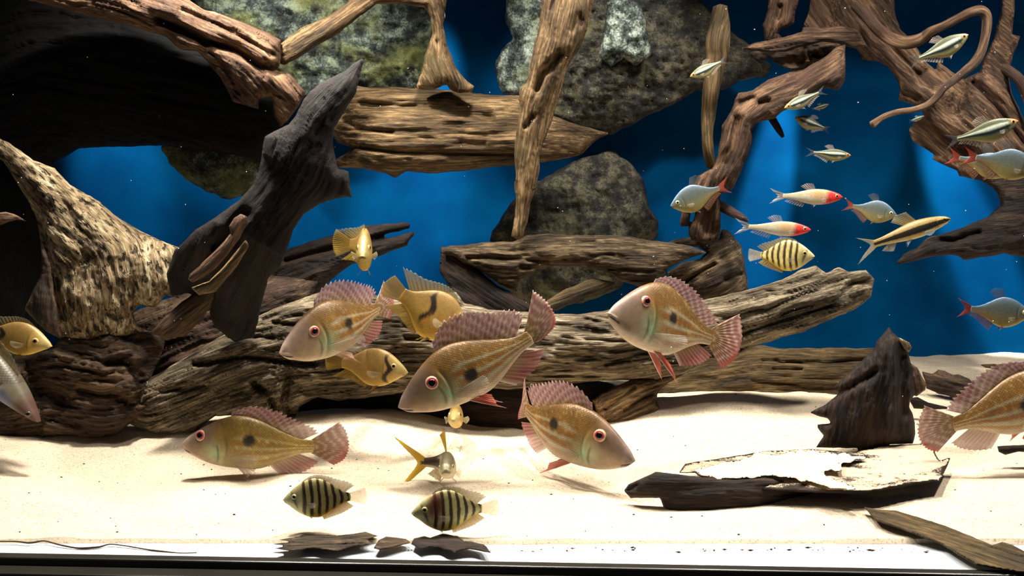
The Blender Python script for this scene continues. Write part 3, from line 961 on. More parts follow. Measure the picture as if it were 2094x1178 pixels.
pk = empty('driftwood_plank')
solid('plank_top', S12([(440, 345), (470, 300), (620, 278), (850, 240), (1080, 230), (1280, 250), (1400, 215), (1500, 208), (1662, 204), (1668, 250), (1690, 290), (1742, 268), (1726, 312), (1690, 382), (1560, 402),
      (1400, 432), (1300, 442), (1100, 440), (900, 430), (700, 410), (560, 380), (520, 345)]),
      S12([(440, 340, 0.95), (1000, 330, 0.95), (1740, 300, 0.95)]), M['dusty'], pk, k=0.5, kb=0.8, rest=0.016, groove=(4, 0.006, 0.10), lumps=(4, 0.012), cell=2.8, rough=1.8,
      carve=[(S12([(900, 400), (1100, 345), (1400, 360)]), 4, 9)])
solid('plank_front', S12([(178, 430), (200, 400), (270, 368), (330, 340), (430, 350), (580, 368), (700, 380), (850, 368), (1000, 384), (1150, 405), (1310, 430), (1300, 446), (1140, 455), (960, 520), (800, 540), (600, 570), (430, 575), (365, 505),
      (350, 464), (210, 466)]),
      S12([(180, 430, 0.885), (400, 440, 0.878), (800, 440, 0.885), (1300, 440, 0.93)]), M['dark'], pk, k=0.6, kb=0.9, groove=(3, 0.006, 0.10), lumps=(3, 0.012), cell=2.8, rough=1.4,
      carve=[(S12([(240, 400), (200, 425)]), 4, 6)])
sd_ = solid('sand_drift', S12([(520, 330), (640, 295), (850, 250), (1080, 236), (1270, 256), (1340, 270), (1200, 295), (1240, 330), (1120, 340), (1300, 420), (1240, 428), (1000, 378), (850, 362), (700, 372), (600, 372)]),
      S12([(520, 340, 0.925), (1000, 310, 0.925), (1300, 340, 0.925)]), M['sand'], pk, k=0.2, kb=0.2, rest=0.026, cell=2.4, rough=9, groove=(0.5, 0.02, 0.05), lumps=(1.5, 0.03))
sd_['label'] = 'cream sand drifted on top of the plank'
tag(pk, 'flat dark driftwood plank with sand on top, in front of the spiked stump', 'driftwood')

o = solid('wood_board', S12([(1328, 508), (1390, 520), (1480, 525), (1600, 560), (1750, 610), (1940, 690), (1990, 675), (2040, 690), (2150, 750), (2150, 835), (2000, 812), (1860, 785), (1700, 690), (1560, 635), (1380, 572)]),
          S12([(1330, 540, 0.865), (1750, 660, 0.815), (2150, 790, 0.77)]), M['ochre'], k=0.8, kb=1.0, groove=(2, 0.006, 0.15), lumps=(2, 0.01), cell=2.6, rough=1.0, flat=9, rest=0.006,
          carve=[(S12([(1390, 545), (1750, 645), (2150, 765)]), 3, 5)])
tag(o, 'flat board-like driftwood piece lying on sand at the lower right', 'driftwood')

o = solid('wood_board', [(554, 1113), (600, 1108), (570, 1104), (612, 1097), (625, 1091), (690, 1095), (748, 1088), (773, 1096), (750, 1104), (766, 1112), (720, 1118), (690, 1128), (640, 1121), (600, 1127), (558, 1122), (592, 1116)],
          [(556, 1112, 0.788), (770, 1104, 0.788)], M['weathered'], slope=-0.0013, k=0.45, kb=0.5, cell=1.5, rough=1.2, groove=(4, 0.008, 0.16), lumps=(3, 0.02),
          carve=[([(565, 1117), (660, 1115), (760, 1110)], 1.6, 6), ([(580, 1106), (680, 1104), (765, 1102)], 1.5, 5), ([(570, 1112), (620, 1110)], 1.5, 4)])
tag(o, 'thin grey splintered board by the front glass', 'driftwood')
o = solid('wood_bit', [(764, 1121), (775, 1104), (790, 1097), (830, 1102), (840, 1110), (800, 1121), (775, 1124)], [(764, 1115, 0.785), (840, 1110, 0.785)], M['brown'], slope=-0.0013, k=0.7, kb=0.5, cell=1.8, rough=1,
          groove=(2, 0.02, 0.2), lumps=(1, 0.03))
tag(o, 'smallest dark wood bit by the front glass, between two longer pieces', 'driftwood')
o = solid('wood_board', [(840, 1113), (846, 1100), (868, 1096), (880, 1099), (905, 1091), (935, 1097), (950, 1106), (990, 1113), (1005, 1131), (960, 1123), (930, 1129), (890, 1119), (858, 1123)], [(841, 1108, 0.785), (1003, 1124, 0.785)], M['dark'], slope=-0.0013, k=0.7, kb=0.5,
          cell=1.8, rough=4, groove=(5, 0.010, 0.16), lumps=(3, 0.03))
tag(o, 'dark tapering wood piece by the front glass under a striped fish', 'driftwood')

o = solid('wood_chunk', Z18([(190, 160), (300, 180), (370, 138), (440, 150), (530, 190), (590, 190), (700, 240), (780, 310), (792, 350), (845, 405), (740, 440), (600, 495), (540, 475), (480, 425), (370, 405), (240, 345), (215, 240)]),
          Z18([(200, 240, 1.26), (800, 400, 1.22)]), M['brown'], k=0.7, cell=2.4, groove=(4, 0.012, 0.12), lumps=(3, 0.03))
tag(o, 'dark wood chunk on the sand right of the spiked stump', 'driftwood')
o = solid('wood_stick', Z18([(40, 455), (140, 438), (260, 500), (470, 548), (465, 572), (300, 575), (100, 565)]), Z18([(40, 500, 1.15), (470, 560, 1.15)]), M['dark'], k=0.7, cell=2, rough=1, groove=(1, 0.02, 0.2), lumps=(1, 0.03))
tag(o, 'short dark stick on the sand just right of the spiked stump', 'driftwood')
o = solid('wood_stick', Z18([(1015, 980), (1200, 968), (1400, 960), (1400, 1050), (1250, 1035), (1100, 1075), (1030, 1040)]), Z18([(1015, 1020, 1.0), (1400, 1000, 1.0)]), M['dark'], k=0.7, cell=2.2, rough=1, groove=(1, 0.02, 0.2), lumps=(1, 0.03))
tag(o, 'dark bent stick on the sand at the right edge', 'driftwood')
o = solid('driftwood_log', Z18([(820, 85), (1100, 70), (1300, 55), (1500, 40), (1500, 260), (1310, 235), (1100, 175), (900, 120)]), Z18([(820, 90, 1.40), (1500, 140, 1.38)]), M['root'], k=0.6, cell=3, groove=(3, 0.01, 0.1), lumps=(2, 0.02))
tag(o, 'low reddish log at the far back right on the sand', 'driftwood')

# ------------------------------------------------------------------ roots, right
o = solid('driftwood_root', D13([(985, 270), (985, 480), (945, 542), (870, 530), (790, 560), (720, 620), (620, 662), (560, 712), (450, 742), (424, 780), (424, 850), (402, 930), (350, 1050), (300, 1150)])
          + X13([(560, 120), (510, 200), (515, 400), (512, 540), (480, 590), (400, 612), (300, 612), (245, 590), (218, 540), (220, 480), (268, 400), (288, 310), (240, 330), (225, 420), (215, 465), (150, 470), (138, 440), (150, 330), (240, 100)])
          + D13([(60, 1120), (100, 1060), (180, 1010), (212, 940), (232, 850), (242, 760), (290, 680), (322, 600), (342, 560), (430, 545), (520, 480), (640, 440), (730, 420), (850, 350), (930, 285)]),
          D13([(950, 330, 1.23), (700, 500, 1.22), (480, 600, 1.22), (350, 720, 1.22), (310, 900, 1.22), (220, 1060, 1.23), (150, 1250, 1.24), (120, 1420, 1.25)]), M['root'], k=0.9, groove=(3, 0.012, 0.1), lumps=(8, 0.014), cell=3.0,
          carve=[(D13([(340, 720), (300, 880), (270, 980)]), 9, 20), (D13([(350, 620), (430, 590)]), 6, 14), (D13([(470, 620), (520, 610)]), 6, 12), (X13([(400, 300), (390, 420), (420, 480)]), 16, 26), (X13([(130, 330), (250, 330)]), 6, 10)])
tag(o, 'twisted reddish root curving down to the cracked stump', 'driftwood')

o = tube('hanging_root', [(x, y, r / 2.946, Y) for (x, y, r, Y) in
         C9([(1540, 40, 40, 1.22), (1535, 170, 60, 1.22), (1525, 260, 68, 1.21), (1520, 340, 62, 1.21), (1500, 440, 52, 1.21), (1482, 560, 46, 1.21), (1468, 680, 42, 1.22), (1460, 800, 36, 1.22),
             (1466, 900, 33, 1.22), (1485, 1000, 26, 1.23)])], M['ochre'])
tag(o, 'slim ochre root hanging in front of the dark boulder', 'driftwood')
o = tube('wood_stick', [(x, y, r / 4.53, Y) for (x, y, r, Y) in X13([(470, 255, 46, 1.25), (560, 300, 46, 1.24), (650, 350, 40, 1.23), (720, 385, 28, 1.22), (770, 418, 10, 1.22)])], M['brown'])
tag(o, 'short brown stick poking right from the twisted root', 'driftwood')
o = tube('wood_twig', [(x, y, r / 2.946, Y) for (x, y, r, Y) in D13([(530, 690, 22, 1.26), (560, 740, 20, 1.26), (590, 790, 17, 1.26), (610, 825, 10, 1.26)])], M['dark'], per=5)
tag(o, 'dark little twig under the twisted root', 'driftwood')

rt = empty('driftwood_root')
solid('trunk', D13([(780, -70), (1275, -70), (1290, 100), (1320, 180), (1360, 215), (1430, 310), (1470, 370), (1530, 425), (1545, 368), (1565, 385), (1640, 440), (1700, 475), (1790, 430), (1830, 340), (1880, 230), (1920, 80), (1935, -70),
      (2015, -70), (2002, 100), (1990, 210), (2042, 218), (2000, 330), (1970, 440), (1985, 560), (2030, 650), (2070, 740), (2160, 850), (2160, 1280), (1990, 1280), (1900, 1140), (1800, 1085), (1670, 1062), (1660, 1030),
      (1508, 960), (1520, 930), (1390, 852), (1368, 780), (1400, 742), (1462, 700), (1430, 640), (1308, 602), (1315, 540), (1300, 480), (1240, 400), (1190, 372), (1078, 362), (1080, 330), (1040, 285), (980, 275), (900, 262), (840, 220),
      (780, 180), (735, 150), (770, 60)]),
      D13([(1000, -70, 1.30), (1200, 200, 1.30), (1500, 480, 1.29), (1800, 720, 1.28), (2100, 1100, 1.28)]), M['root'], rt, k=0.6, groove=(5, 0.008, 0.07), lumps=(10, 0.010), cell=3.4,
      carve=[(D13([(1080, 100), (1250, 260), (1400, 420), (1500, 520)]), 6, 14), (D13([(1480, 470), (1600, 480), (1680, 540), (1640, 640)]), 18, 40), (D13([(1760, 500), (1900, 650), (2060, 860)]), 6, 16),
             (D13([(1440, 800), (1560, 880), (1700, 930)]), 24, 44), (D13([(850, -20), (850, 110)]), 26, 40), (D13([(1340, 570), (1420, 600)]), 8, 16)])
solid('side_arm', D13([(355, 290), (420, 265), (520, 245), (600, 225), (720, 192), (730, 160), (780, 158), (850, 172), (960, 150), (1060, 180), (1120, 280), (1040, 290), (960, 262), (840, 252), (700, 290), (620, 310), (550, 315), (450, 305)]),
      D13([(360, 290, 1.24), (700, 230, 1.24), (1080, 220, 1.25)]), M['root'], rt, k=0.8, groove=(3, 0.010, 0.12), lumps=(3, 0.02), cell=2.6)
curl = ([(x, y, r / 6.2, Y) for (x, y, r, Y) in U17([(-60, 60, 70, 1.24), (60, 190, 66, 1.23), (180, 330, 66, 1.22), (320, 460, 70, 1.22), (480, 530, 76, 1.21), (640, 535, 76, 1.20), (790, 475, 66, 1.20), (900, 395, 56, 1.19), (1050, 330, 50, 1.18),
         (1250, 225, 52, 1.17), (1400, 155, 58, 1.16), (1530, 140, 62, 1.16), (1595, 220, 60, 1.16), (1590, 400, 56, 1.16), (1540, 620, 56, 1.16), (1450, 790, 56, 1.16), (1330, 900, 52, 1.16), (1200, 1000, 48, 1.16), (1060, 1110, 44, 1.15)])]
        + [(x, y, r / 5.353, Y) for (x, y, r, Y) in V17([(850, 80, 38, 1.15), (740, 180, 36, 1.15), (600, 230, 33, 1.15), (420, 258, 31, 1.15), (280, 300, 31, 1.14), (180, 360, 34, 1.14), (125, 405, 42, 1.14)])])
tube('curled_root', curl, M['root'], rt, rings=18, per=6)
tube('side_root', [(2050, 140, 9, 1.27), (2066, 148, 10, 1.26), (2086, 166, 10, 1.25), (2100, 200, 9, 1.25), (2110, 240, 8, 1.25)], M['root'], rt, rings=14)
tag(rt, 'large branching reddish root in the upper right with one curled root', 'driftwood')

o = solid('driftwood_root', T14([(590, 590), (570, 450), (556, 350), (620, 150), (640, -100), (1090, -100), (1045, 100), (1002, 230), (1002, 330), (900, 382), (800, 425), (770, 470), (832, 545), (750, 600)]),
          T14([(850, -100, 1.27), (800, 200, 1.27), (690, 560, 1.27)]), M['root'], k=0.8, groove=(3, 0.012, 0.08), lumps=(6, 0.03), cell=2.6, carve=[(T14([(800, 100), (770, 240)]), 7, 16)])
tag(o, 'knobbly upright root at the top above the side arm', 'driftwood')
o = solid('driftwood_knot', T14([(370, 740), (480, 700), (760, 720), (1000, 660), (1250, 600), (1500, 560), (1640, 590), (1695, 680), (1705, 900), (1695, 1100), (1600, 1250), (1400, 1250), (1300, 1190), (1200, 1010), (1000, 1010),
          (900, 970), (730, 890), (650, 810), (520, 910), (400, 810)]),
          T14([(370, 760, 1.29), (1000, 830, 1.29), (1650, 800, 1.29)]), M['brown'], k=0.7, groove=(5, 0.03, 0.08), lumps=(16, 0.035), cell=2.6, carve=[(T14([(1200, 840), (1300, 800)]), 9, 26), (T14([(900, 900), (1100, 900)]), 9, 24), (T14([(1160, 700), (1180, 760)]), 6, 16)])
tag(o, 'lumpy dark knot of wood under the side arm', 'driftwood')
o = solid('leaning_driftwood', W17_([(1330, 40), (1480, 140), (1530, 220), (1545, 300), (1572, 342), (1520, 390), (1420, 490), (1250, 560), (1050, 640), (850, 700), (700, 740), (560, 860), (400, 940), (318, 1032), (340, 1058), (420, 1050),
          (600, 1002), (800, 962), (950, 950), (1050, 962), (1120, 1012), (1200, 1002), (1400, 972), (1600, 936), (1750, 952), (1880, 985), (2000, 985), (2000, -60), (1400, -60)]),
          W17_([(330, 1040, 1.20), (900, 830, 1.22), (1500, 750, 1.24), (2000, 700, 1.24)]), M['dark'], k=0.6, groove=(4, 0.010, 0.09), lumps=(6, 0.014), cell=3.2, carve=[(W17_([(680, 760), (1000, 780), (1300, 680)]), 7, 14)])
tag(o, 'dark trunk with a pointed arm at the right edge', 'driftwood')

# ------------------------------------------------------------------ fish
def smooth_interp(x, xp, fp):
    """monotone-ish cubic interpolation"""
    xp = np.asarray(xp, float); fp = np.asarray(fp, float)
    m = np.gradient(fp, xp)
    x = np.clip(x, xp[0], xp[-1])
    i = np.clip(np.searchsorted(xp, x) - 1, 0, len(xp) - 2)
    h = xp[i + 1] - xp[i]
    t = (x - xp[i]) / h
    return ((2 * t ** 3 - 3 * t ** 2 + 1) * fp[i] + (t ** 3 - 2 * t ** 2 + t) * h * m[i]
            + (-2 * t ** 3 + 3 * t ** 2) * fp[i + 1] + (t ** 3 - t ** 2) * h * m[i + 1])


def C(*rgb):
    return np.array(rgb, float)


def mix(a, b_, f):
    f = np.asarray(f, float)[..., None]
    return a * (1 - f) + b_ * f


def blob(t, h, ct, ch, rt, rh, soft=0.35):
    d = np.sqrt(((t - ct) / rt) ** 2 + ((h - ch) / rh) ** 2)
    return 1 - ss(1 - soft, 1 + soft, d)


# pigment of each kind: t along the body 0..1, v across -1 belly .. 1 back, h height
def pig_geo(t, v, h, a):
    q = np.stack([t * 9, h * 9, 0 * t + a.get('seed', 0)], -1)
    nz = fbm(q, 3)
    c = mix(C(186, 166, 130), C(146, 108, 52), ss(-0.75, 0.1, v))
    c = mix(c, C(124, 90, 46), ss(0.3, 1.0, v))
    st = np.sin((v * 1.0 + 0.06 * np.sin(t * 7)) * 16.0 + 0.7)
    body = ss(0.38, 0.50, t) * ss(-0.85, -0.6, v) * (1 - ss(0.25, 0.55, v))
    c = mix(c, C(170, 106, 38), body * ss(0.1, 0.7, st) * 0.75)
    c = mix(c, C(200, 194, 166), body * ss(0.25, 0.8, -st) * 0.85)
    head = 1 - ss(0.24, 0.40, t + 0.05 * v)
    hc = mix(C(156, 132, 102), C(122, 98, 80), ss(-0.4, 0.7, v + 0.25 * nz))
    hc = mix(hc, C(160, 138, 134), (1 - ss(0.0, 0.2, t)) * ss(-0.2, 0.5, v) * 0.6)
    c = mix(c, hc, head)
    c = mix(c, C(176, 150, 132), (1 - ss(0.02, 0.12, t)) * 0.7)
    c = mix(c, C(160, 182, 140), blob(t, v, a.get('gt', 0.335), -0.35, 0.085, 0.5, 0.7) * 0.6)
    c = mix(c, C(96, 214, 172), blob(t + 0.03 * v, v, a.get('gt', 0.335), -0.42, 0.008, 0.2, 0.5) * 0.6)
    c = mix(c, C(222, 206, 186), ss(-0.55, -0.95, v) * 0.6)
    sq = np.stack([t * 70, h * 70, 0 * t + 5], -1)
    c = mix(c, C(214, 196, 130), ss(0.35, 0.75, vnoise(sq)) * ss(0.38, 0.46, t) * ss(-0.8, -0.5, v) * 0.4)
    if a.get('olive'):
        c = mix(c, C(158, 146, 66), ss(0.2, 0.45, t) * 0.4)
        c = mix(c, C(236, 214, 110), ss(0.1, 0.7, vnoise(sq * np.array([1.3, 1.3, 1]))) * ss(0.1, 0.7, np.sin(v * 16 + 3.9)) * ss(0.36, 0.46, t) * ss(-0.75, -0.5, v) * ss(0.7, 0.4, v) * 0.75)
    c = mix(c, C(44, 36, 28), blob(t + 0.02 * nz, h, a.get('spt', 0.555), a.get('sph', 0.0), 0.042, 0.042, 0.3))
    pre = np.abs(t - (0.30 - 0.07 * v - 0.10 * v * v))
    c = mix(c, c * 0.72, (1 - ss(0.004, 0.012, pre)) * ss(0.1, -0.1, v) * ss(-0.9, -0.6, v))  # cheek crease drawn as a darker line, its shade in the colour
    return c * (1 + 0.16 * nz[..., None])


def pig_gold(t, v, h, a):
    nz = fbm(np.stack([t * 8, h * 8, 0 * t + a.get('seed', 0)], -1), 3)
    c = mix(C(190, 152, 72), C(166, 132, 72), ss(-0.4, 0.8, v))
    c = mix(c, C(214, 176, 60), ss(-0.4, -0.9, v))
    c = mix(c, C(190, 176, 120), (1 - ss(0.1, 0.3, t)) * 0.6)
    bt = a.get('bar', 0.45)
    br = blob(t + 0.035 * np.sin(v * 5 + 1) + 0.02 * nz, v, bt, a.get('barv', 0.1), 0.04, a.get('barh', 0.62), 0.3)
    c = mix(c, C(40, 30, 20), br * a.get('bars', 1.0))
    if 'bar2' in a:
        c = mix(c, C(52, 40, 26), blob(t + 0.02 * v, v, a['bar2'], 0.2, 0.035, 0.5, 0.4))
    c = mix(c, C(206, 132, 44), 0.4 * ss(0.1, 0.5, np.sin(t * 46 + v)) * ss(0.3, 0.4, t) * (1 - ss(0.6, 0.7, t)) * ss(0.2, -0.2, v) * ss(-0.9, -0.6, v))
    return c * (1 + 0.10 * nz[..., None])


def pig_band(t, v, h, a):
    nz = fbm(np.stack([t * 8, h * 8, 0 * t + a.get('seed', 0)], -1), 3)
    c = mix(C(242, 226, 144), C(206, 190, 124), ss(-0.2, 0.9, v))
    c = mix(c, C(214, 182, 62), ss(-0.45, -0.85, v) * ss(0.3, 0.6, t))
    c = mix(c, C(192, 182, 130), (1 - ss(0.18, 0.34, t)))
    c = mix(c, C(80, 68, 40), blob(t + 0.06 * v, v, 0.19, 0.1, 0.022, 0.7, 0.5) * 0.7)
    w = np.sin((t + 0.012 * nz + 0.03 * v * v - 0.345) / 0.108 * 2 * np.pi + np.pi / 2)
    bars = ss(0.0, 0.55, w) * ss(0.28, 0.33, t) * (1 - ss(0.97, 1.0, t)) * ss(-1.0, -0.7, v)
    c = mix(c, C(56, 42, 24), bars * 0.93)
    if a.get('red'):
        c = mix(c, C(112, 52, 34), blob(t, v, 0.34, 0.35, 0.10, 0.6, 0.6) * 0.8)
    return c * (1 + 0.08 * nz[..., None])


def pig_tetra(t, v, h, a):
    c = mix(C(140, 130, 84), C(92, 102, 98), ss(-0.6, 0.3, v))
    c = mix(c, C(98, 122, 146), ss(0.5, 1.0, v) * 0.9)
    c = mix(c, C(176, 160, 80), ss(-0.5, -1.0, v) * 0.7)
    c = mix(c, a.get('tint', C(170, 130, 100)), ss(0.55, 1.0, t) * ss(0.2, -0.6, v) * 0.7)
    return c


def pig_rummy(t, v, h, a):
    c = mix(C(206, 200, 176), C(190, 176, 130), ss(0.0, 0.8, v))
    c = mix(c, C(226, 52, 44), 1 - ss(0.2, 0.36, t + 0.03 * v))
    c = mix(c, C(206, 150, 90), blob(t, v, 0.42, 0.2, 0.12, 0.6, 0.7) * 0.6)
    return c


def pig_stripe(t, v, h, a):
    c = mix(C(150, 142, 92), C(88, 94, 68), ss(0.1, 0.8, v))
    c = mix(c, C(22, 36, 36), ss(-0.5, -0.2, v) * (1 - ss(0.12, 0.22, v)) * ss(0.1, 0.2, t))
    c = mix(c, C(232, 246, 232), ss(0.14, 0.24, v) * (1 - ss(0.42, 0.54, v)) * ss(0.14, 0.22, t))
    c = mix(c, C(226, 130, 70), (1 - ss(0.08, 0.16, t)) * ss(-0.1, 0.3, v))
    return c


def pig_fox(t, v, h, a):
    c = mix(C(206, 182, 110), C(164, 132, 76), ss(-0.2, 0.8, v))
    c = mix(c, C(222, 208, 150), ss(-0.5, -1.0, v))
    nz = fbm(np.stack([t * 60, h * 30, 0 * t], -1), 2)
    c = mix(c, C(34, 26, 18), ss(-0.5, -0.36, v + 0.06 * nz) * (1 - ss(0.26, 0.4, v + 0.06 * nz)))
    return c


def pig_ytail(t, v, h, a):
    c = mix(C(178, 166, 120), C(96, 86, 60), ss(-0.2, 0.6, v))
    c = mix(c, C(206, 198, 170), ss(-0.3, -0.8, v))
    c = mix(c, C(150, 140, 110), (1 - ss(0.0, 0.12, t)) * 0.7)
    c = mix(c, C(40, 34, 24), ss(-0.55, -0.2, v) * (1 - ss(0.3, 0.6, v)) * ss(0.35, 0.55, t))
    return c


def pig_grey(t, v, h, a):
    c = mix(C(150, 140, 118), C(104, 96, 78), ss(-0.2, 0.8, v))
    c = mix(c, C(126, 132, 160), blob(t, v, 0.27, -0.35, 0.10, 0.55, 0.3))
    c = mix(c, C(92, 66, 56), (1 - ss(0.12, 0.22, t)))
    return c


# fin colours: r across the rays 0..1, l from root to edge 0..1, ray = ridge strength
def fin_geo_dorsal(r, l, ray):
    c = mix(C(160, 124, 78), C(164, 116, 116), ss(0.05, 0.5, l))
    w = np.sin(l * 20 + r * 40)
    c = mix(c, C(226, 212, 200), ss(0.2, 0.8, w) * 0.6)
    c = mix(c, C(226, 206, 204), ray * 0.4)
    return c, 0.82 - 0.25 * l


def fin_geo_tail(r, l, ray):
    c = mix(C(158, 122, 72), C(172, 126, 116), ss(0.1, 0.7, l))
    w = np.sin(l * 26 + 3 * np.sin(r * 9))
    c = mix(c, C(240, 228, 206), ss(0.3, 0.9, w) * 0.6)
    c = mix(c, C(186, 84, 80), ss(0.75, 1.0, l) * ss(0.25, 0.8, r))
    return c, 0.86 - 0.15 * l


def fin_geo_red(r, l, ray):
    c = mix(C(204, 132, 96), C(206, 104, 82), ss(0.1, 0.6, l))
    c = mix(c, C(246, 240, 236), 1 - ss(0.03, 0.14, r))
    c = mix(c, C(236, 220, 210), ray * 0.35)
    return c, 0.85 - 0.1 * l


def fin_geo_anal(r, l, ray):
    c = mix(C(176, 140, 104), C(170, 104, 98), ss(0.1, 0.7, l))
    c = mix(c, C(240, 232, 226), (1 - ss(0.03, 0.12, r)) * 0.8)
    c = mix(c, C(230, 212, 204), ray * 0.45)
    return c, 0.72 - 0.2 * l


def fin_geo_pale(r, l, ray):
    c = mix(C(204, 178, 140), C(206, 150, 130), l)
    return mix(c, C(240, 226, 214), ray * 0.5), 0.6 - 0.2 * l


def fin_tan(r, l, ray):
    return mix(C(150, 120, 92), C(140, 92, 72), l), 0.6 - 0.3 * l


def fin_clear(r, l, ray):
    c = mix(C(206, 186, 164), C(214, 200, 188), l)
    return mix(c, C(236, 226, 214), ray * 0.5), 0.22 + 0.3 * ray - 0.12 * l


def fin_yellow(r, l, ray):
    c = mix(C(186, 154, 70), C(184, 158, 72), l)
    return mix(c, C(160, 128, 60), ray * 0.35), 0.80 - 0.25 * l


def fin_olive(r, l, ray):
    c = mix(C(176, 150, 84), C(150, 146, 120), l)
    return mix(c, C(206, 190, 140), ray * 0.35), 0.72 - 0.3 * l


def fin_pale(r, l, ray):
    c = mix(C(212, 196, 140), C(216, 206, 176), l)
    return mix(c, C(240, 232, 206), ray * 0.35), 0.45 - 0.15 * l


def fin_blue(r, l, ray):
    c = mix(C(190, 196, 170), C(150, 180, 200), l)
    return mix(c, C(226, 232, 226), ray * 0.4), 0.55 - 0.15 * l


def fin_red(r, l, ray):
    c = mix(C(166, 84, 62), C(178, 66, 48), l)
    return mix(c, C(226, 130, 100), ray * 0.3), 0.9 - 0.2 * l


def fin_brightyellow(r, l, ray):
    c = mix(C(226, 196, 60), C(236, 206, 62), l)
    c = mix(c, C(46, 38, 22), ((1 - ss(0.06, 0.12, np.abs(r - 0.5))) * (1 - ss(0.35, 0.75, l))))
    return mix(c, C(196, 160, 50), ray * 0.3), 0.92 - 0.1 * l


def fin_streak(r, l, ray):
    c = mix(C(206, 200, 186), C(232, 236, 240), l)
    c = mix(c, C(44, 44, 46), ss(0.55, 0.75, np.sin(r * 30)) * ss(0.2, 0.5, l) * 0.8)
    return c, 0.85 - 0.3 * l


def fin_dark(r, l, ray):
    return mix(C(120, 116, 100), C(90, 100, 110), l), 0.5 - 0.3 * l


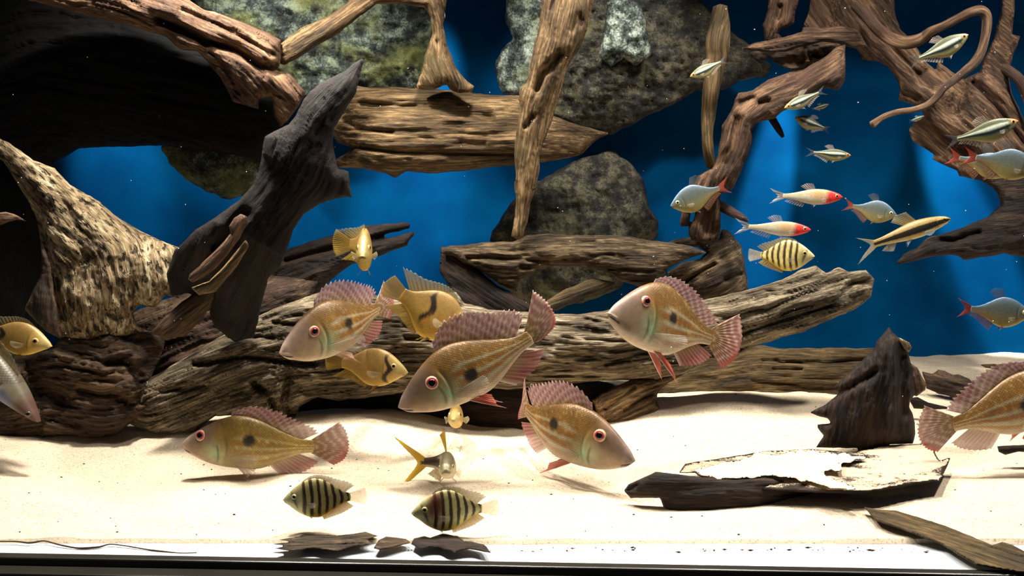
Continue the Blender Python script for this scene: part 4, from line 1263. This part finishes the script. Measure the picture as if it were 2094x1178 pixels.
T0 = [0, .04, .1, .2, .3, .4, .5, .6, .7, .8, .9, 1.0]
KINDS = {
    'geo': dict(top=[.006, .048, .092, .155, .203, .232, .232, .205, .158, .107, .062, .048], bot=[-.010, -.055, -.090, -.135, -.160, -.173, -.178, -.176, -.143, -.098, -.060, -.048],
                wid=[.012, .032, .050, .072, .085, .088, .082, .070, .055, .038, .022, .012], pig=pig_geo, mat='scales', eye=(.24, .07, .044), eyec=((164, 48, 56), (190, 162, 124)),
                dorsal=(.37, .90, [.07, .14, .16, .16, .15, .14, .135, .13, .09], [.02, .06, .10, .12, .14, .15, .16, .17, .15], fin_geo_dorsal, 18, 0.15),
                tail=([(1.20, .19), (1.25, .12), (1.275, .03), (1.265, -.05), (1.23, -.11), (1.16, -.15)], fin_geo_tail, 16),
                anal=(.66, .87, [.08, .09, .08, .05], [.10, .15, .18, .18], fin_geo_anal, 9), pelvic=(.42, .49, .20, .06, fin_geo_red, 6), pect=(.375, -.085, .24, .085, fin_clear, 9),
                mouth=(-.018, .085, -.06), gill=.375),
    'gold': dict(top=[.006, .06, .115, .20, .265, .30, .305, .285, .235, .165, .105, .082], bot=[-.010, -.05, -.095, -.17, -.235, -.275, -.285, -.270, -.215, -.145, -.095, -.080],
                 wid=[.016, .040, .060, .085, .098, .100, .092, .078, .060, .040, .024, .014], pig=pig_gold, mat='scales', eye=(.19, .085, .036), eyec=((170, 120, 60), (206, 186, 120)),
                 dorsal=(.30, .93, [.03, .06, .07, .075, .08, .10, .15, .17], [.02, .03, .04, .05, .07, .12, .22, .26], fin_olive, 16, 0.10),
                 tail=([(1.22, .15), (1.26, .08), (1.275, 0), (1.26, -.08), (1.22, -.14)], fin_yellow, 14),
                 anal=(.58, .92, [.05, .06, .09, .14], [.04, .06, .12, .22], fin_yellow, 10), pelvic=(.38, .42, .17, .05, fin_yellow, 6), pect=(.35, -.06, .20, .09, fin_pale, 8),
                 mouth=(-.015, .07, -.045), gill=.34),
    'band': dict(top=[.006, .05, .105, .185, .245, .285, .295, .275, .225, .155, .090, .060], bot=[-.010, -.05, -.095, -.175, -.235, -.270, -.280, -.262, -.210, -.145, -.085, -.058],
                 wid=[.016, .038, .058, .080, .090, .092, .085, .072, .056, .038, .022, .013], pig=pig_band, mat='small_scales', eye=(.185, .055, .040), eyec=((150, 130, 66), (206, 186, 110)),
                 dorsal=(.28, .92, [.02, .045, .05, .055, .06, .07, .10, .09], [.02, .03, .04, .04, .06, .09, .14, .16], fin_olive, 16, 0.12),
                 tail=([(1.23, .13), (1.25, .07), (1.255, 0), (1.25, -.07), (1.22, -.13)], fin_pale, 13),
                 anal=(.56, .93, [.05, .06, .09, .07], [.03, .05, .08, .12], fin_yellow, 10), pelvic=(.36, .40, .14, .04, fin_yellow, 5), pect=(.35, -.06, .17, .08, fin_clear, 7),
                 mouth=(-.012, .06, -.04), gill=.33),
    'tetra': dict(top=[.004, .045, .095, .165, .215, .240, .240, .205, .150, .095, .060, .048], bot=[-.010, -.055, -.110, -.185, -.235, -.260, -.255, -.215, -.155, -.098, -.060, -.046],
                  wid=[.012, .028, .042, .056, .062, .062, .056, .046, .035, .024, .015, .009], pig=pig_tetra, mat='small_scales', eye=(.135, .02, .038), eyec=((190, 180, 120), (214, 206, 160)),
                  dorsal=(.45, .58, [.13, .15, .10], [.06, .12, .16], fin_dark, 7, 0.02), tail=([(1.25, .17), (1.17, .10), (1.11, .02), (1.11, -.02), (1.17, -.10), (1.24, -.16)], fin_red, 12),
                  anal=(.60, .93, [.12, .09, .06, .05], [.08, .10, .10, .10], fin_tan, 10), pelvic=(.42, .46, .12, .03, fin_tan, 4), pect=(.28, -.10, .14, .055, fin_clear, 5),
                  mouth=(-.015, .05, -.05), gill=.26),
    'rummy': dict(top=[.004, .035, .060, .090, .108, .115, .112, .098, .078, .058, .042, .036], bot=[-.006, -.035, -.062, -.095, -.115, -.122, -.120, -.105, -.082, -.060, -.042, -.034],
                  wid=[.010, .026, .040, .054, .060, .060, .056, .046, .035, .024, .015, .009], pig=pig_rummy, mat='small_scales', eye=(.11, .012, .030), eyec=((200, 90, 70), (220, 160, 130)),
                  dorsal=(.45, .58, [.09, .10, .06], [.06, .10, .14], fin_clear, 6, 0.02), tail=([(1.24, .13), (1.18, .08), (1.10, .01), (1.10, -.01), (1.18, -.08), (1.24, -.13)], fin_streak, 12),
                  anal=(.62, .88, [.07, .06, .04], [.06, .08, .10], fin_clear, 7), pelvic=(.42, .46, .10, .03, fin_clear, 4), pect=(.28, -.05, .12, .05, fin_clear, 5),
                  mouth=(-.008, .05, -.03), gill=.24),
    'stripe': dict(top=[.004, .035, .062, .098, .122, .132, .128, .110, .086, .062, .044, .036], bot=[-.006, -.040, -.075, -.122, -.158, -.176, -.176, -.148, -.105, -.070, -.044, -.034],
                   wid=[.010, .026, .040, .052, .058, .058, .054, .044, .034, .024, .015, .009], pig=pig_stripe, mat='small_scales', eye=(.10, .012, .032), eyec=((170, 90, 60), (206, 160, 110)),
                   dorsal=(.44, .58, [.10, .11, .07], [.08, .12, .16], fin_clear, 6, 0.02), tail=([(1.22, .12), (1.16, .07), (1.09, .01), (1.09, -.01), (1.16, -.08), (1.24, -.14)], fin_dark, 10),
                   anal=(.58, .92, [.08, .06, .04, .04], [.06, .08, .08, .08], fin_clear, 8), pelvic=(.40, .44, .12, .03, fin_clear, 4), pect=(.26, -.07, .12, .05, fin_clear, 5),
                   mouth=(-.008, .05, -.03), gill=.23),
    'fox': dict(top=[.004, .040, .070, .098, .116, .126, .124, .110, .092, .074, .058, .050], bot=[-.008, -.035, -.055, -.080, -.098, -.108, -.106, -.096, -.080, -.064, -.052, -.046],
                wid=[.014, .036, .050, .066, .076, .080, .076, .066, .052, .038, .024, .014], pig=pig_fox, mat='fox_scales', eye=(.09, .012, .022), eyec=((30, 26, 22), (60, 50, 40)),
                dorsal=(.40, .56, [.15, .15, .09], [.10, .16, .16], fin_olive, 8, 0.03), tail=([(1.20, .16), (1.13, .10), (1.06, .02), (1.07, -.02), (1.18, -.10), (1.29, -.20)], fin_pale, 12),
                anal=(.72, .82, [.10, .09, .06], [.08, .10, .12], fin_pale, 6), pelvic=(.52, .56, .13, .04, fin_blue, 6), pect=(.24, -.07, .15, .075, fin_blue, 6),
                mouth=(-.02, .05, -.035), gill=.20),
    'ytail': dict(top=[.010, .060, .095, .135, .160, .172, .166, .146, .118, .090, .070, .060], bot=[-.016, -.060, -.090, -.125, -.148, -.158, -.152, -.134, -.108, -.082, -.064, -.056],
                  wid=[.030, .062, .080, .098, .105, .105, .096, .082, .064, .046, .030, .018], pig=pig_ytail, mat='small_scales', eye=(.13, .022, .026), eyec=((60, 50, 40), (170, 150, 110)),
                  dorsal=(.36, .52, [.26, .27, .20], [.06, .12, .16], fin_brightyellow, 8, 0.03), tail=([(1.42, .46), (1.26, .24), (1.12, .05), (1.12, -.05), (1.26, -.24), (1.42, -.46)], fin_brightyellow, 16),
                  anal=(.66, .82, [.12, .11, .07], [.08, .12, .14], fin_yellow, 6), pelvic=(.40, .46, .17, .10, fin_pale, 6), pect=(.27, -.08, .26, .10, fin_pale, 8),
                  mouth=(-.02, .05, -.045), gill=.25),
}
KINDS['grey'] = dict(KINDS['gold'], pig=pig_grey, eyec=((40, 34, 30), (84, 74, 62)), bot=[x * .85 for x in KINDS['gold']['bot']])


def fish(kind, snout, tail, Y, dY, label, name, group, bend=0.0, bendz=0.0, roll=0.0, hs=1.0, eye=None, ds=1.0, ta=1.0, nt=84, na=44, args=None, x0=0.35, pecsp=0.5, tailpts=None, pel=1.0, tr_=0.0, pelcol=None):
    K = KINDS[kind]
    args = dict(args or {})
    args.setdefault('seed', (snout[0] * 0.37) % 50)
    # ---- spine with its sideways and up-down bend
    xx = np.linspace(0, 1.7, 171)
    ph = bend * np.clip((xx - x0) / (1 - x0), 0, 1.4) ** 1.4
    pz = bendz * np.clip((xx - x0) / (1 - x0), 0, 1.4) ** 1.4
    dx = np.cos(ph) * np.cos(pz); dyy = np.sin(ph); dz = np.sin(pz)
    st = xx[1] - xx[0]
    cum = lambda a_: np.r_[0, np.cumsum(0.5 * (a_[1:] + a_[:-1]) * st)]
    sx, sy, sz = cum(dx), cum(dyy), cum(dz)

    def bendpt(p):
        p = np.asarray(p, float)
        x = p[..., 0]
        a_ = np.interp(x, xx, ph); b_ = np.interp(x, xx, pz)
        bx, by, bz = np.interp(x, xx, sx), np.interp(x, xx, sy), np.interp(x, xx, sz)
        bx = np.where(x < 0, x, bx)
        y, z = p[..., 1], p[..., 2]
        return np.stack([bx - np.sin(a_) * y - np.sin(b_) * z, by + np.cos(a_) * y, bz + np.cos(b_) * z], -1)

    Tb = bendpt(np.array([1.0, 0, 0]))
    w0 = P(snout[0], snout[1], Y)
    w1 = P(tail[0], tail[1], Y + dY)
    d = w1 - w0
    e1 = Tb / np.linalg.norm(Tb)
    e3 = np.array([0, 0, 1.0]); e3 = e3 - e3 @ e1 * e1; e3 /= np.linalg.norm(e3)
    e2 = np.cross(e3, e1)
    f1 = d / np.linalg.norm(d)
    f3 = np.array([0, SP * 0.0, 1.0]); f3 = f3 - f3 @ f1 * f1; f3 /= np.linalg.norm(f3)
    f2 = np.cross(f3, f1)
    cr, sr = math.cos(roll), math.sin(roll)
    f2, f3 = cr * f2 + sr * f3, -sr * f2 + cr * f3
    R = np.stack([f1, f2, f3], 1) @ np.stack([e1, e2, e3], 1).T
    scl = np.linalg.norm(d) / np.linalg.norm(Tb)
    root = empty(name)
    mw = Matrix(((R * scl)).tolist()).to_4x4()
    mw.translation = Vector(w0.tolist())
    root.matrix_world = mw
    tag(root, label, 'fish', group)

    top = lambda t: smooth_interp(t, T0, np.array(K['top'])) * hs
    bot = lambda t: smooth_interp(t, T0, np.array(K['bot'])) * hs
    wid = lambda t: smooth_interp(t, T0, np.array(K['wid']))
    # ---- body
    t = (1 - np.cos(np.linspace(0.0, 1, nt) * np.pi * 0.5)) ** 1.0
    t = 0.55 * t + 0.45 * np.linspace(0, 1, nt)
    th = np.linspace(0, 2 * np.pi, na, endpoint=False)
    TT, TH = np.meshgrid(t, th, indexing='ij')
    tp_, bt_, wd_ = top(TT), bot(TT), wid(TT)
    cz, hh = (tp_ + bt_) / 2, (tp_ - bt_) / 2
    vv = np.sin(TH)
    ww = np.sign(np.cos(TH)) * np.abs(np.cos(TH)) ** 0.85 * (1 + 0.12 * -vv)
    z = cz + hh * vv
    y = wd_ * ww
    gx = K['gill'] - 0.05 * (vv + 0.1) ** 2 * 1.6
    gl = np.exp(-((TT - gx) / 0.010) ** 2) * ss(0.75, 0.35, np.abs(vv + 0.15))
    y = y * (1 - 0.10 * gl + 0.05 * np.exp(-((TT - gx + 0.025) / 0.02) ** 2) * ss(0.75, 0.35, np.abs(vv + 0.15)))
    mh0, mt, mh1 = K['mouth']
    ml = mh0 + (mh1 - mh0) * np.clip(TT / mt, 0, 1)
    mo = np.exp(-((z - ml) / 0.0065) ** 2) * (1 - ss(mt * 0.85, mt, TT))
    y = y * (1 - 0.22 * mo)
    lip = (np.exp(-((z - ml - 0.014) / 0.009) ** 2) + np.exp(-((z - ml + 0.014) / 0.009) ** 2)) * (1 - ss(mt * 0.5, mt * 0.8, TT))
    y = y * (1 + 0.22 * lip)
    pos = np.stack([TT, y, z], -1).reshape(-1, 3)
    pos = np.r_[pos, [[-0.004, 0, (K['top'][0] + K['bot'][0]) / 2 * hs]], [[1.012, 0, 0]]]
    pig = K['pig'](TT, vv, z, args)
    pig = mix(pig, pig * 0.35, mo * 0.9)  # shade of the mouth crease darkened into the pigment
    pig = mix(pig, pig * 0.72, gl * 0.8)  # gill crease shade put into the pigment as well
    pig = np.r_[pig.reshape(-1, 3), pig[0].mean(0)[None], pig[-1].mean(0)[None]]
    msk = (ss(gx - 0.01, gx + 0.03, TT) * (1 - 0.5 * ss(-0.7, -1.0, vv))).reshape(-1)
    fc = np.stack([np.r_[(TT + 1.2 * z).ravel(), 0, 1], np.r_[(TT - 1.2 * z).ravel(), 0, 1], np.r_[msk, 0, 0]], -1)
    I = np.arange(nt * na).reshape(nt, na)
    J = np.roll(I, -1, 1)
    q = np.stack([I[:-1], I[1:], J[1:], J[:-1]], -1).reshape(-1, 4)
    faces = [tuple(int(i) for i in f) for f in q]
    for j in range(na):
        j2 = (j + 1) % na
        faces.append((nt * na, int(I[0, j]), int(I[0, j2])))
        faces.append((nt * na + 1, int(I[-1, j2]), int(I[-1, j])))
    rgba = np.c_[lin(pig), np.ones(len(pig))]
    link_mesh('body', bendpt(pos), faces, M[K['mat']], root, True, {'pig': ('FLOAT_COLOR', rgba), 'fc': ('FLOAT_VECTOR', fc)})

    # ---- eyes
    et, eh, er = (eye or K['eye'])
    eh *= hs
    ecz, ehh = (top(et) + bot(et)) / 2, (top(et) - bot(et)) / 2
    ev = np.clip((eh - ecz) / ehh, -1, 1)
    ey = wid(et) * (1 - ev * ev) ** 0.42
    e2_ = 0.02
    dyt = (wid(et + e2_) - wid(et - e2_)) / (2 * e2_)
    dyv = -0.84 * ev * wid(et) / max(1 - ev * ev, 0.1) ** 0.58 / ehh
    for sgn in (1, -1):
        nrm = np.array([-dyt * 0.8, 1.0, -dyv * 0.8]); nrm /= np.linalg.norm(nrm)
        ax = np.cross(nrm, [0, 0, 1.0]); ax /= np.linalg.norm(ax)
        ay = np.cross(nrm, ax)
        cen = np.array([et, ey, eh]) - nrm * er * 0.10

        def dome(rad, lift, thick, cols, nm, parent):
            rr = np.array([0, .2, .4, .5, .62, .75, .88, 1.0, 1.08])
            nv = 22
            an = np.linspace(0, 2 * np.pi, nv, endpoint=False)
            Vv, cc = [], []
            for r_ in rr:
                hgt_ = lift + thick * math.sqrt(max(0, 1 - min(r_, 1.0) ** 2)) - (0.25 * rad if r_ > 1 else 0)
                for a_ in an:
                    p = cen + rad * r_ * (math.cos(a_) * ax + math.sin(a_) * ay) + nrm * hgt_
                    Vv.append((p[0], p[1] * sgn, p[2]))
                    cc.append(cols(r_))
            Fc = []
            for i in range(len(rr) - 1):
                for j in range(nv):
                    j2 = (j + 1) % nv
                    f = (i * nv + j, (i + 1) * nv + j, (i + 1) * nv + j2, i * nv + j2)
                    Fc.append(f if sgn < 0 else f[::-1])
            return link_mesh(nm, bendpt(np.array(Vv)), Fc, M['eye'], parent, True, {'pig': ('FLOAT_COLOR', np.c_[lin(np.array(cc)), np.ones(len(cc))])})

        ic, oc = K['eyec']
        e_ = dome(er, 0.0, er * 0.40, lambda r_: oc if r_ > 0.84 else (ic if r_ < 0.80 else tuple(0.5 * (p + q_) for p, q_ in zip(ic, oc))), 'eye', root)
        dome(er * 0.56, er * 0.35, er * 0.14, lambda r_: (10, 8, 10), 'pupil', e_)

    # ---- fins
    def fin(nm, base, tip, colf, rays, serr=0.05, wave=0.0, thick=0.004):
        base = np.asarray(base, float); tip = np.asarray(tip, float)
        nr = rays * 4 + 1
        nl = 14
        u = np.linspace(0, 1, nr)
        ub = np.linspace(0, 1, len(base)); ut = np.linspace(0, 1, len(tip))
        Bp = np.stack([np.interp(u, ub, base[:, i]) for i in range(3)], -1)
        if len(tip) > 3:
            Tp = np.stack([smooth_interp(u, ut, tip[:, i]) for i in range(3)], -1)
        else:
            Tp = np.stack([np.interp(u, ut, tip[:, i]) for i in range(3)], -1)
        ray = 0.5 + 0.5 * np.cos(2 * np.pi * u * rays)
        ln = 1 - serr * (1 - ray)
        l = np.linspace(0, 1, nl)
        Vv = Bp[:, None, :] + (Tp - Bp)[:, None, :] * (l[None, :, None] * ln[:, None, None])
        flen = np.linalg.norm(Tp - Bp, axis=1)[:, None]
        lat = 0.006 * (ray[:, None] - 0.5) * np.sin(l * np.pi)[None] + wave * flen * np.sin(u[:, None] * 7 + 1) * l[None] ** 2
        Vv[..., 1] += lat
        RR, LL = np.meshgrid(u, l, indexing='ij')
        RY = np.repeat(ss(0.55, 1.0, ray)[:, None], nl, 1)
        c, al = colf(RR, LL, RY)
        rgba_ = np.concatenate([lin(c), np.clip(al * np.ones_like(RR), 0.05, 1)[..., None]], -1).reshape(-1, 4)
        Ix = np.arange(nr * nl).reshape(nr, nl)
        qf = np.stack([Ix[:-1, :-1], Ix[1:, :-1], Ix[1:, 1:], Ix[:-1, 1:]], -1).reshape(-1, 4)
        ob = link_mesh(nm, bendpt(Vv.reshape(-1, 3)), qf, M['fin'], root, True, {'pig': ('FLOAT_COLOR', rgba_)})
        md = ob.modifiers.new('thickness', 'SOLIDIFY')
        md.thickness = thick * scl * 0.5
        md.offset = 0
        return ob

    t0, t1, hts, leans, cf, rays, serr = K['dorsal']
    tb = np.linspace(t0, t1, len(hts))
    base = [(a_, 0, float(top(a_)) - 0.02) for a_ in tb]
    tip = [(a_ + le, 0, float(top(a_)) + h_ * ds) for a_, h_, le in zip(tb, hts, leans)]
    fin('dorsal_fin', base, tip, cf, rays, serr, 0.05)
    tp2, cf, rays = K['tail']
    if tailpts:
        tp2 = tailpts
    ht = float(top(1.0)); hb = float(bot(1.0))
    base = [(0.975, 0, ht * 0.95), (0.985, 0, 0), (0.975, 0, hb * 0.95)]
    fin('tail_fin', base, [(a_, tr_ * (a_ - 1), h_ * ta) for a_, h_ in tp2], cf, rays, 0.04, 0.03)
    t0, t1, hts, leans, cf, rays = K['anal']
    tb = np.linspace(t0, t1, len(hts))
    fin('anal_fin', [(a_, 0, float(bot(a_)) + 0.02) for a_ in tb], [(a_ + le, 0, float(bot(a_)) - h_) for a_, h_, le in zip(tb, hts, leans)], cf, rays, 0.06, 0.04)
    t0, t1, ln_, out, cf, rays = K['pelvic']
    cf = pelcol or cf
    for sgn in (1, -1):
        y0 = float(wid(t0)) * 0.35 * sgn
        b0 = float(bot(t0)) + 0.025
        L = ln_ * pel
        fin('pelvic_fin', [(t0, y0, b0), (t1, y0 * 0.8, b0 + 0.004)],
            [(t0 + L * 0.95, y0 + out * sgn, b0 - L * 0.75), (t0 + L * 0.75, y0 + out * .8 * sgn, b0 - L * 0.52), (t1 + L * 0.45, y0 + out * .4 * sgn, b0 - L * 0.32)], cf, rays, 0.05, 0.03)
    tpc, hpc, ln_, out, cf, rays = K['pect']
    for sgn in (1, -1):
        yv = float(wid(tpc)) * 0.93 * sgn
        hz = hpc * hs
        sp2 = ln_ * 0.42
        fin('pectoral_fin', [(tpc, yv, hz + 0.022), (tpc + 0.008, yv, hz - 0.022)],
            [(tpc + ln_ * 0.95, yv + out * pecsp * 1.6 * sgn, hz + sp2 * 0.42), (tpc + ln_, yv + out * pecsp * 1.8 * sgn, hz), (tpc + ln_ * 0.86, yv + out * pecsp * 1.5 * sgn, hz - sp2 * 0.5),
             (tpc + ln_ * 0.55, yv + out * pecsp * sgn, hz - sp2 * 0.8)], cf, rays, 0.05, 0.03)
    return root


GE = 'eartheater cichlids with a black flank spot'
fish('geo', (572, 722), (772, 632), 0.93, 0.10, 'pinkish-brown spotted cichlid pointing lower left, beside the leaning dark trunk', 'spotted_cichlid', GE,
     bend=0.35, eye=(.285, .075, .044), hs=1.08, ds=0.85, nt=110, na=56, args=dict(spt=.60, sph=.03, gt=.38), pecsp=0.9, pelcol=fin_geo_pale)
fish('geo', (815, 832), (1084, 690), 0.91, 0.02, 'largest spotted cichlid, centre, nose down with tall pink striped dorsal fin', 'spotted_cichlid', GE,
     bend=0.10, bendz=0.10, eye=(.275, .062, .045), nt=130, na=60, args=dict(spt=.53, sph=-.005), pel=1.15, pecsp=0.12, ds=1.05, tailpts=[(1.20, .26), (1.235, .16), (1.235, .05), (1.19, -.03), (1.08, -.06)])
fish('geo', (1244, 640), (1455, 690), 0.93, 0.070, 'spotted cichlid with humped back in front of the right half of the big pale log', 'spotted_cichlid', GE,
     bend=-0.15, bendz=-0.12, roll=-0.06, eye=(.275, .105, .040), hs=1.26, ds=0.45, nt=110, na=56, args=dict(spt=.55, sph=.05), pel=1.5, pecsp=0.8, ta=1.35)
fish('geo', (1298, 942), (1078, 838), 0.90, 0.09, 'spotted cichlid facing lower right with green cheek, hovering over the sand', 'spotted_cichlid', GE,
     bend=-0.7, eye=(.265, .105, .044), hs=1.06, ds=0.85, nt=110, na=56, args=dict(spt=.62, sph=.06, gt=.34), pecsp=0.3, pel=1.2)
fish('geo', (371, 908), (640, 913), 0.95, 0.0, 'olive spotted cichlid facing left low over the sand', 'spotted_cichlid', GE,
     bend=0.1, eye=(.165, .085, .040), hs=0.98, ds=0.5, nt=120, na=56, args=dict(spt=.54, sph=.06, gt=.285, olive=1), pel=0.75, pecsp=0.12, pelcol=fin_geo_pale)
fish('geo', (2225, 795), (1950, 868), 0.98, -0.02, 'spotted cichlid cut off by the right edge, only its rear half showing', 'spotted_cichlid', GE,
     bend=0.1, ds=0.6, nt=110, na=56, args=dict(spt=.50, sph=.03), pel=0.8)

GG = 'golden cichlids'
fish('gold', (955, 688), (822, 603), 1.02, -0.03, 'golden cichlid with a broken black bar, tail to the left behind the largest spotted cichlid', 'golden_cichlid', GG,
     hs=1.05, bend=0.15, args=dict(bar=.62, barv=.15, barh=.75, bar2=.24), ds=1.1)
fish('gold', (834, 762), (700, 742), 1.00, 0.02, 'golden cichlid with one black bar below the pinkish-brown cichlid', 'golden_cichlid', GG,
     hs=0.92, args=dict(bar=.28, barv=.0, barh=.85), ds=0.3)
fish('gold', (106, 708), (-26, 678), 1.00, 0.0, 'yellow cichlid entering at the left edge', 'golden_cichlid', GG,
     hs=0.86, args=dict(bar=.76, barv=0, barh=.8), ds=1.0, eye=(.22, .05, .045))
fish('gold', (741, 524), (716, 500), 1.05, 0.085, 'golden cichlid seen head-on in front of the splintered log', 'golden_cichlid', GG,
     hs=0.95, bend=0.9, args=dict(bar=.62, bars=.4), ds=0.6, ta=1.3)
fish('gold', (926, 858), (930, 846), 1.00, 0.085, 'golden cichlid seen head-on just below the largest spotted cichlid', 'golden_cichlid', GG,
     hs=0.55, bend=0.3, args=dict(bars=0.0), ds=0.3, pel=0.4)

GB = 'dark banded cichlids'
fish('band', (579, 1022), (716, 1016), 0.815, 0.0, 'yellowish banded cichlid near the sand, left of the other banded one', 'banded_cichlid', GB, hs=1.04, nt=110, na=52, pel=0.6)
fish('band', (841, 1049), (985, 1040), 0.80, 0.01, 'banded cichlid with a reddish first band above the front wood piece', 'banded_cichlid', GB, hs=1.04, nt=110, na=52, args=dict(red=1), pel=0.7)
fish('band', (1666, 524), (1556, 522), 1.08, 0.02, 'pale banded cichlid facing right above the big log end', 'banded_cichlid', GB, hs=1.05, bend=-0.2, pel=0.6)

fish('ytail', (911, 962), (868, 946), 0.86, 0.070, 'dark fish with yellow forked tail facing the viewer', 'yellow_tailed_fish', None, bend=1.25, x0=0.25, ta=0.85)
fish('fox', (1944, 447), (1788, 499), 1.08, 0.02, 'slim tan fish with a long black side stripe', 'striped_algae_eater', None, bend=-0.1, nt=110, na=48)

GT = 'silver tetras with red tails'
fish('tetra', (1371, 421), (1470, 386), 1.10, 0.01, 'silvery tetra with red tail facing left before the twisted root', 'red_tailed_tetra', GT, hs=1.02)
fish('tetra', (1834, 440), (1744, 422), 1.14, 0.02, 'greenish tetra with red tail just above the black-striped fish', 'red_tailed_tetra', GT, hs=1.05)
fish('tetra', (2108, 642), (1986, 632), 1.04, 0.0, 'red-tailed tetra at the right edge below the dark trunk', 'red_tailed_tetra', GT, hs=1.0)
fish('tetra', (2125, 345), (1996, 323), 1.05, 0.01, 'brownish red-tailed tetra at the right edge over the root', 'red_tailed_tetra', GT, hs=1.0, args=dict(tint=C(150, 104, 84)))
fish('tetra', (2080, 350), (1962, 324), 1.09, 0.01, 'tetra mostly hidden, only its red tail showing left of another red tail', 'red_tailed_tetra', GT, hs=0.9, args=dict(tint=C(150, 104, 84)))

GR = 'pale tetras with red noses'
fish('rummy', (1723, 403), (1602, 401), 1.10, 0.0, 'upper pale tetra with a red nose and streaked tail', 'red_nosed_tetra', GR, hs=1.1)
fish('rummy', (1658, 470), (1532, 464), 1.07, 0.0, 'lower pale tetra with a red nose, right above the pale banded cichlid', 'red_nosed_tetra', GR, hs=1.0)

GS = 'small fish with a bright white side stripe'
sml = dict(nt=60, na=32)
fish('stripe', (1980, 71), (1880, 119), 1.10, 0.0, 'white-striped small fish inside the loop of the curled root', 'striped_pencil_fish', GS, hs=1.15, bendz=0.1, **sml)
fish('stripe', (1411, 157), (1474, 127), 1.12, 0.01, 'white-striped small fish in front of the slim ochre root', 'striped_pencil_fish', GS, hs=1.1, **sml)
fish('stripe', (1604, 221), (1674, 190), 1.12, 0.01, 'white-striped small fish below the twisted root with head to lower left', 'striped_pencil_fish', GS, hs=1.0, **sml)
fish('stripe', (2082, 247), (1958, 284), 1.06, 0.0, 'largest white-striped small fish, over the reddish root at right', 'striped_pencil_fish', GS, hs=1.1, bendz=0.08, **sml)
fish('stripe', (1740, 318), (1664, 312), 1.14, 0.0, 'white-striped small fish swimming level in open blue water', 'striped_pencil_fish', GS, hs=1.05, **sml)
fish('stripe', (1626, 240), (1686, 262), 1.25, 0.01, 'dim small striped fish sloping down to the right, under the twisted root', 'striped_pencil_fish', GS, hs=1.2, **sml)
fish('stripe', (1695, 213), (1664, 222), 1.34, 0.0, 'tiny dark striped fish farthest back near the twisted root', 'striped_pencil_fish', GS, hs=1.0, nt=40, na=24)
fish('stripe', (1890, 237), (1864, 246), 1.22, 0.0, 'tiny striped fish beneath the tip of the curled root', 'striped_pencil_fish', GS, hs=1.0, nt=40, na=24)
fish('grey', (80, 862), (-120, 645), 0.97, 0.02, 'grey scaly fish with a bluish gill cover, nose down in the lower left corner', 'grey_cichlid', None, hs=0.42, eye=(.07, .03, .018))

# ------------------------------------------------------------------ loose bits
def scatter(name, pts, rad, mat, label, squash=(1, 1, 1)):
    ico = [(0, 0, 1), (1, 0, 0), (0, 1, 0), (-1, 0, 0), (0, -1, 0), (0, 0, -1)]
    icf = [(0, 1, 2), (0, 2, 3), (0, 3, 4), (0, 4, 1), (5, 2, 1), (5, 3, 2), (5, 4, 3), (5, 1, 4)]
    V, Fc = [], []
    for p, r in zip(pts, rad):
        o_ = len(V)
        a_ = random.uniform(0, 6.28)
        k_ = random.uniform(0.6, 1.8)
        for x, y, z in ico:
            X_ = (x * math.cos(a_) - y * math.sin(a_)) * k_
            Y_ = x * math.sin(a_) + y * math.cos(a_)
            V.append((p[0] + r * X_ * squash[0], p[1] + r * Y_ * squash[1], p[2] + r * z * squash[2]))
        Fc += [tuple(o_ + i for i in f) for f in icf]
    ob = link_mesh(name, V, Fc, mat)
    return tag(ob, label, 'debris', kind='stuff')


rs = np.random.RandomState(5)
bx = rs.uniform(-0.75, 0.75, 260); by = rs.uniform(0.805, 1.3, 260)
scatter('sand_debris', np.c_[bx, by, sandz(bx, by) + 0.0004], rs.uniform(0.0004, 0.0013, 260), M['debris'], 'small dark bits of debris scattered on the sand', (1, 1, 0.6))
ex = rs.uniform(-0.02, 0.46, 120)
ey = 0.79 - 0.012 * rs.rand(len(ex)) + 0.006 * fbm(np.stack([ex * 9, 0 * ex, 0 * ex + 3], -1), 4)
scatter('ledge_debris', np.c_[ex, ey, np.full(len(ex), 0.0418)], rs.uniform(0.0003, 0.0015, len(ex)) * rs.rand(len(ex)), M['debris'], 'dark crumbs along the front glass, right of the wood pieces', (2.2, 0.7, 0.8))
ln = [(-20, 1107), (30, 1107), (60, 1110), (90, 1106), (120, 1114), (160, 1121), (200, 1119), (225, 1113), (260, 1117), (300, 1124), (340, 1129), (372, 1132), (402, 1131)]
dl = tube('debris_line', [(x, y, 1.2 + 0.8 * random.random(), 0.799 - 0.00085 * (y - 1107)) for x, y in ln], M['debris'], rings=6, per=5, bump=0.8)
tag(dl, 'thin brown line of debris along the front glass at lower left', 'debris')
sx_ = rs.uniform(0, 2094, 150); sy_ = rs.uniform(0, 820, 150)
scatter('floating_specks', P(sx_, sy_, rs.uniform(0.85, 1.1, 150)), rs.uniform(0.0002, 0.0006, 150), M['speck'], 'tiny white specks drifting in the water')
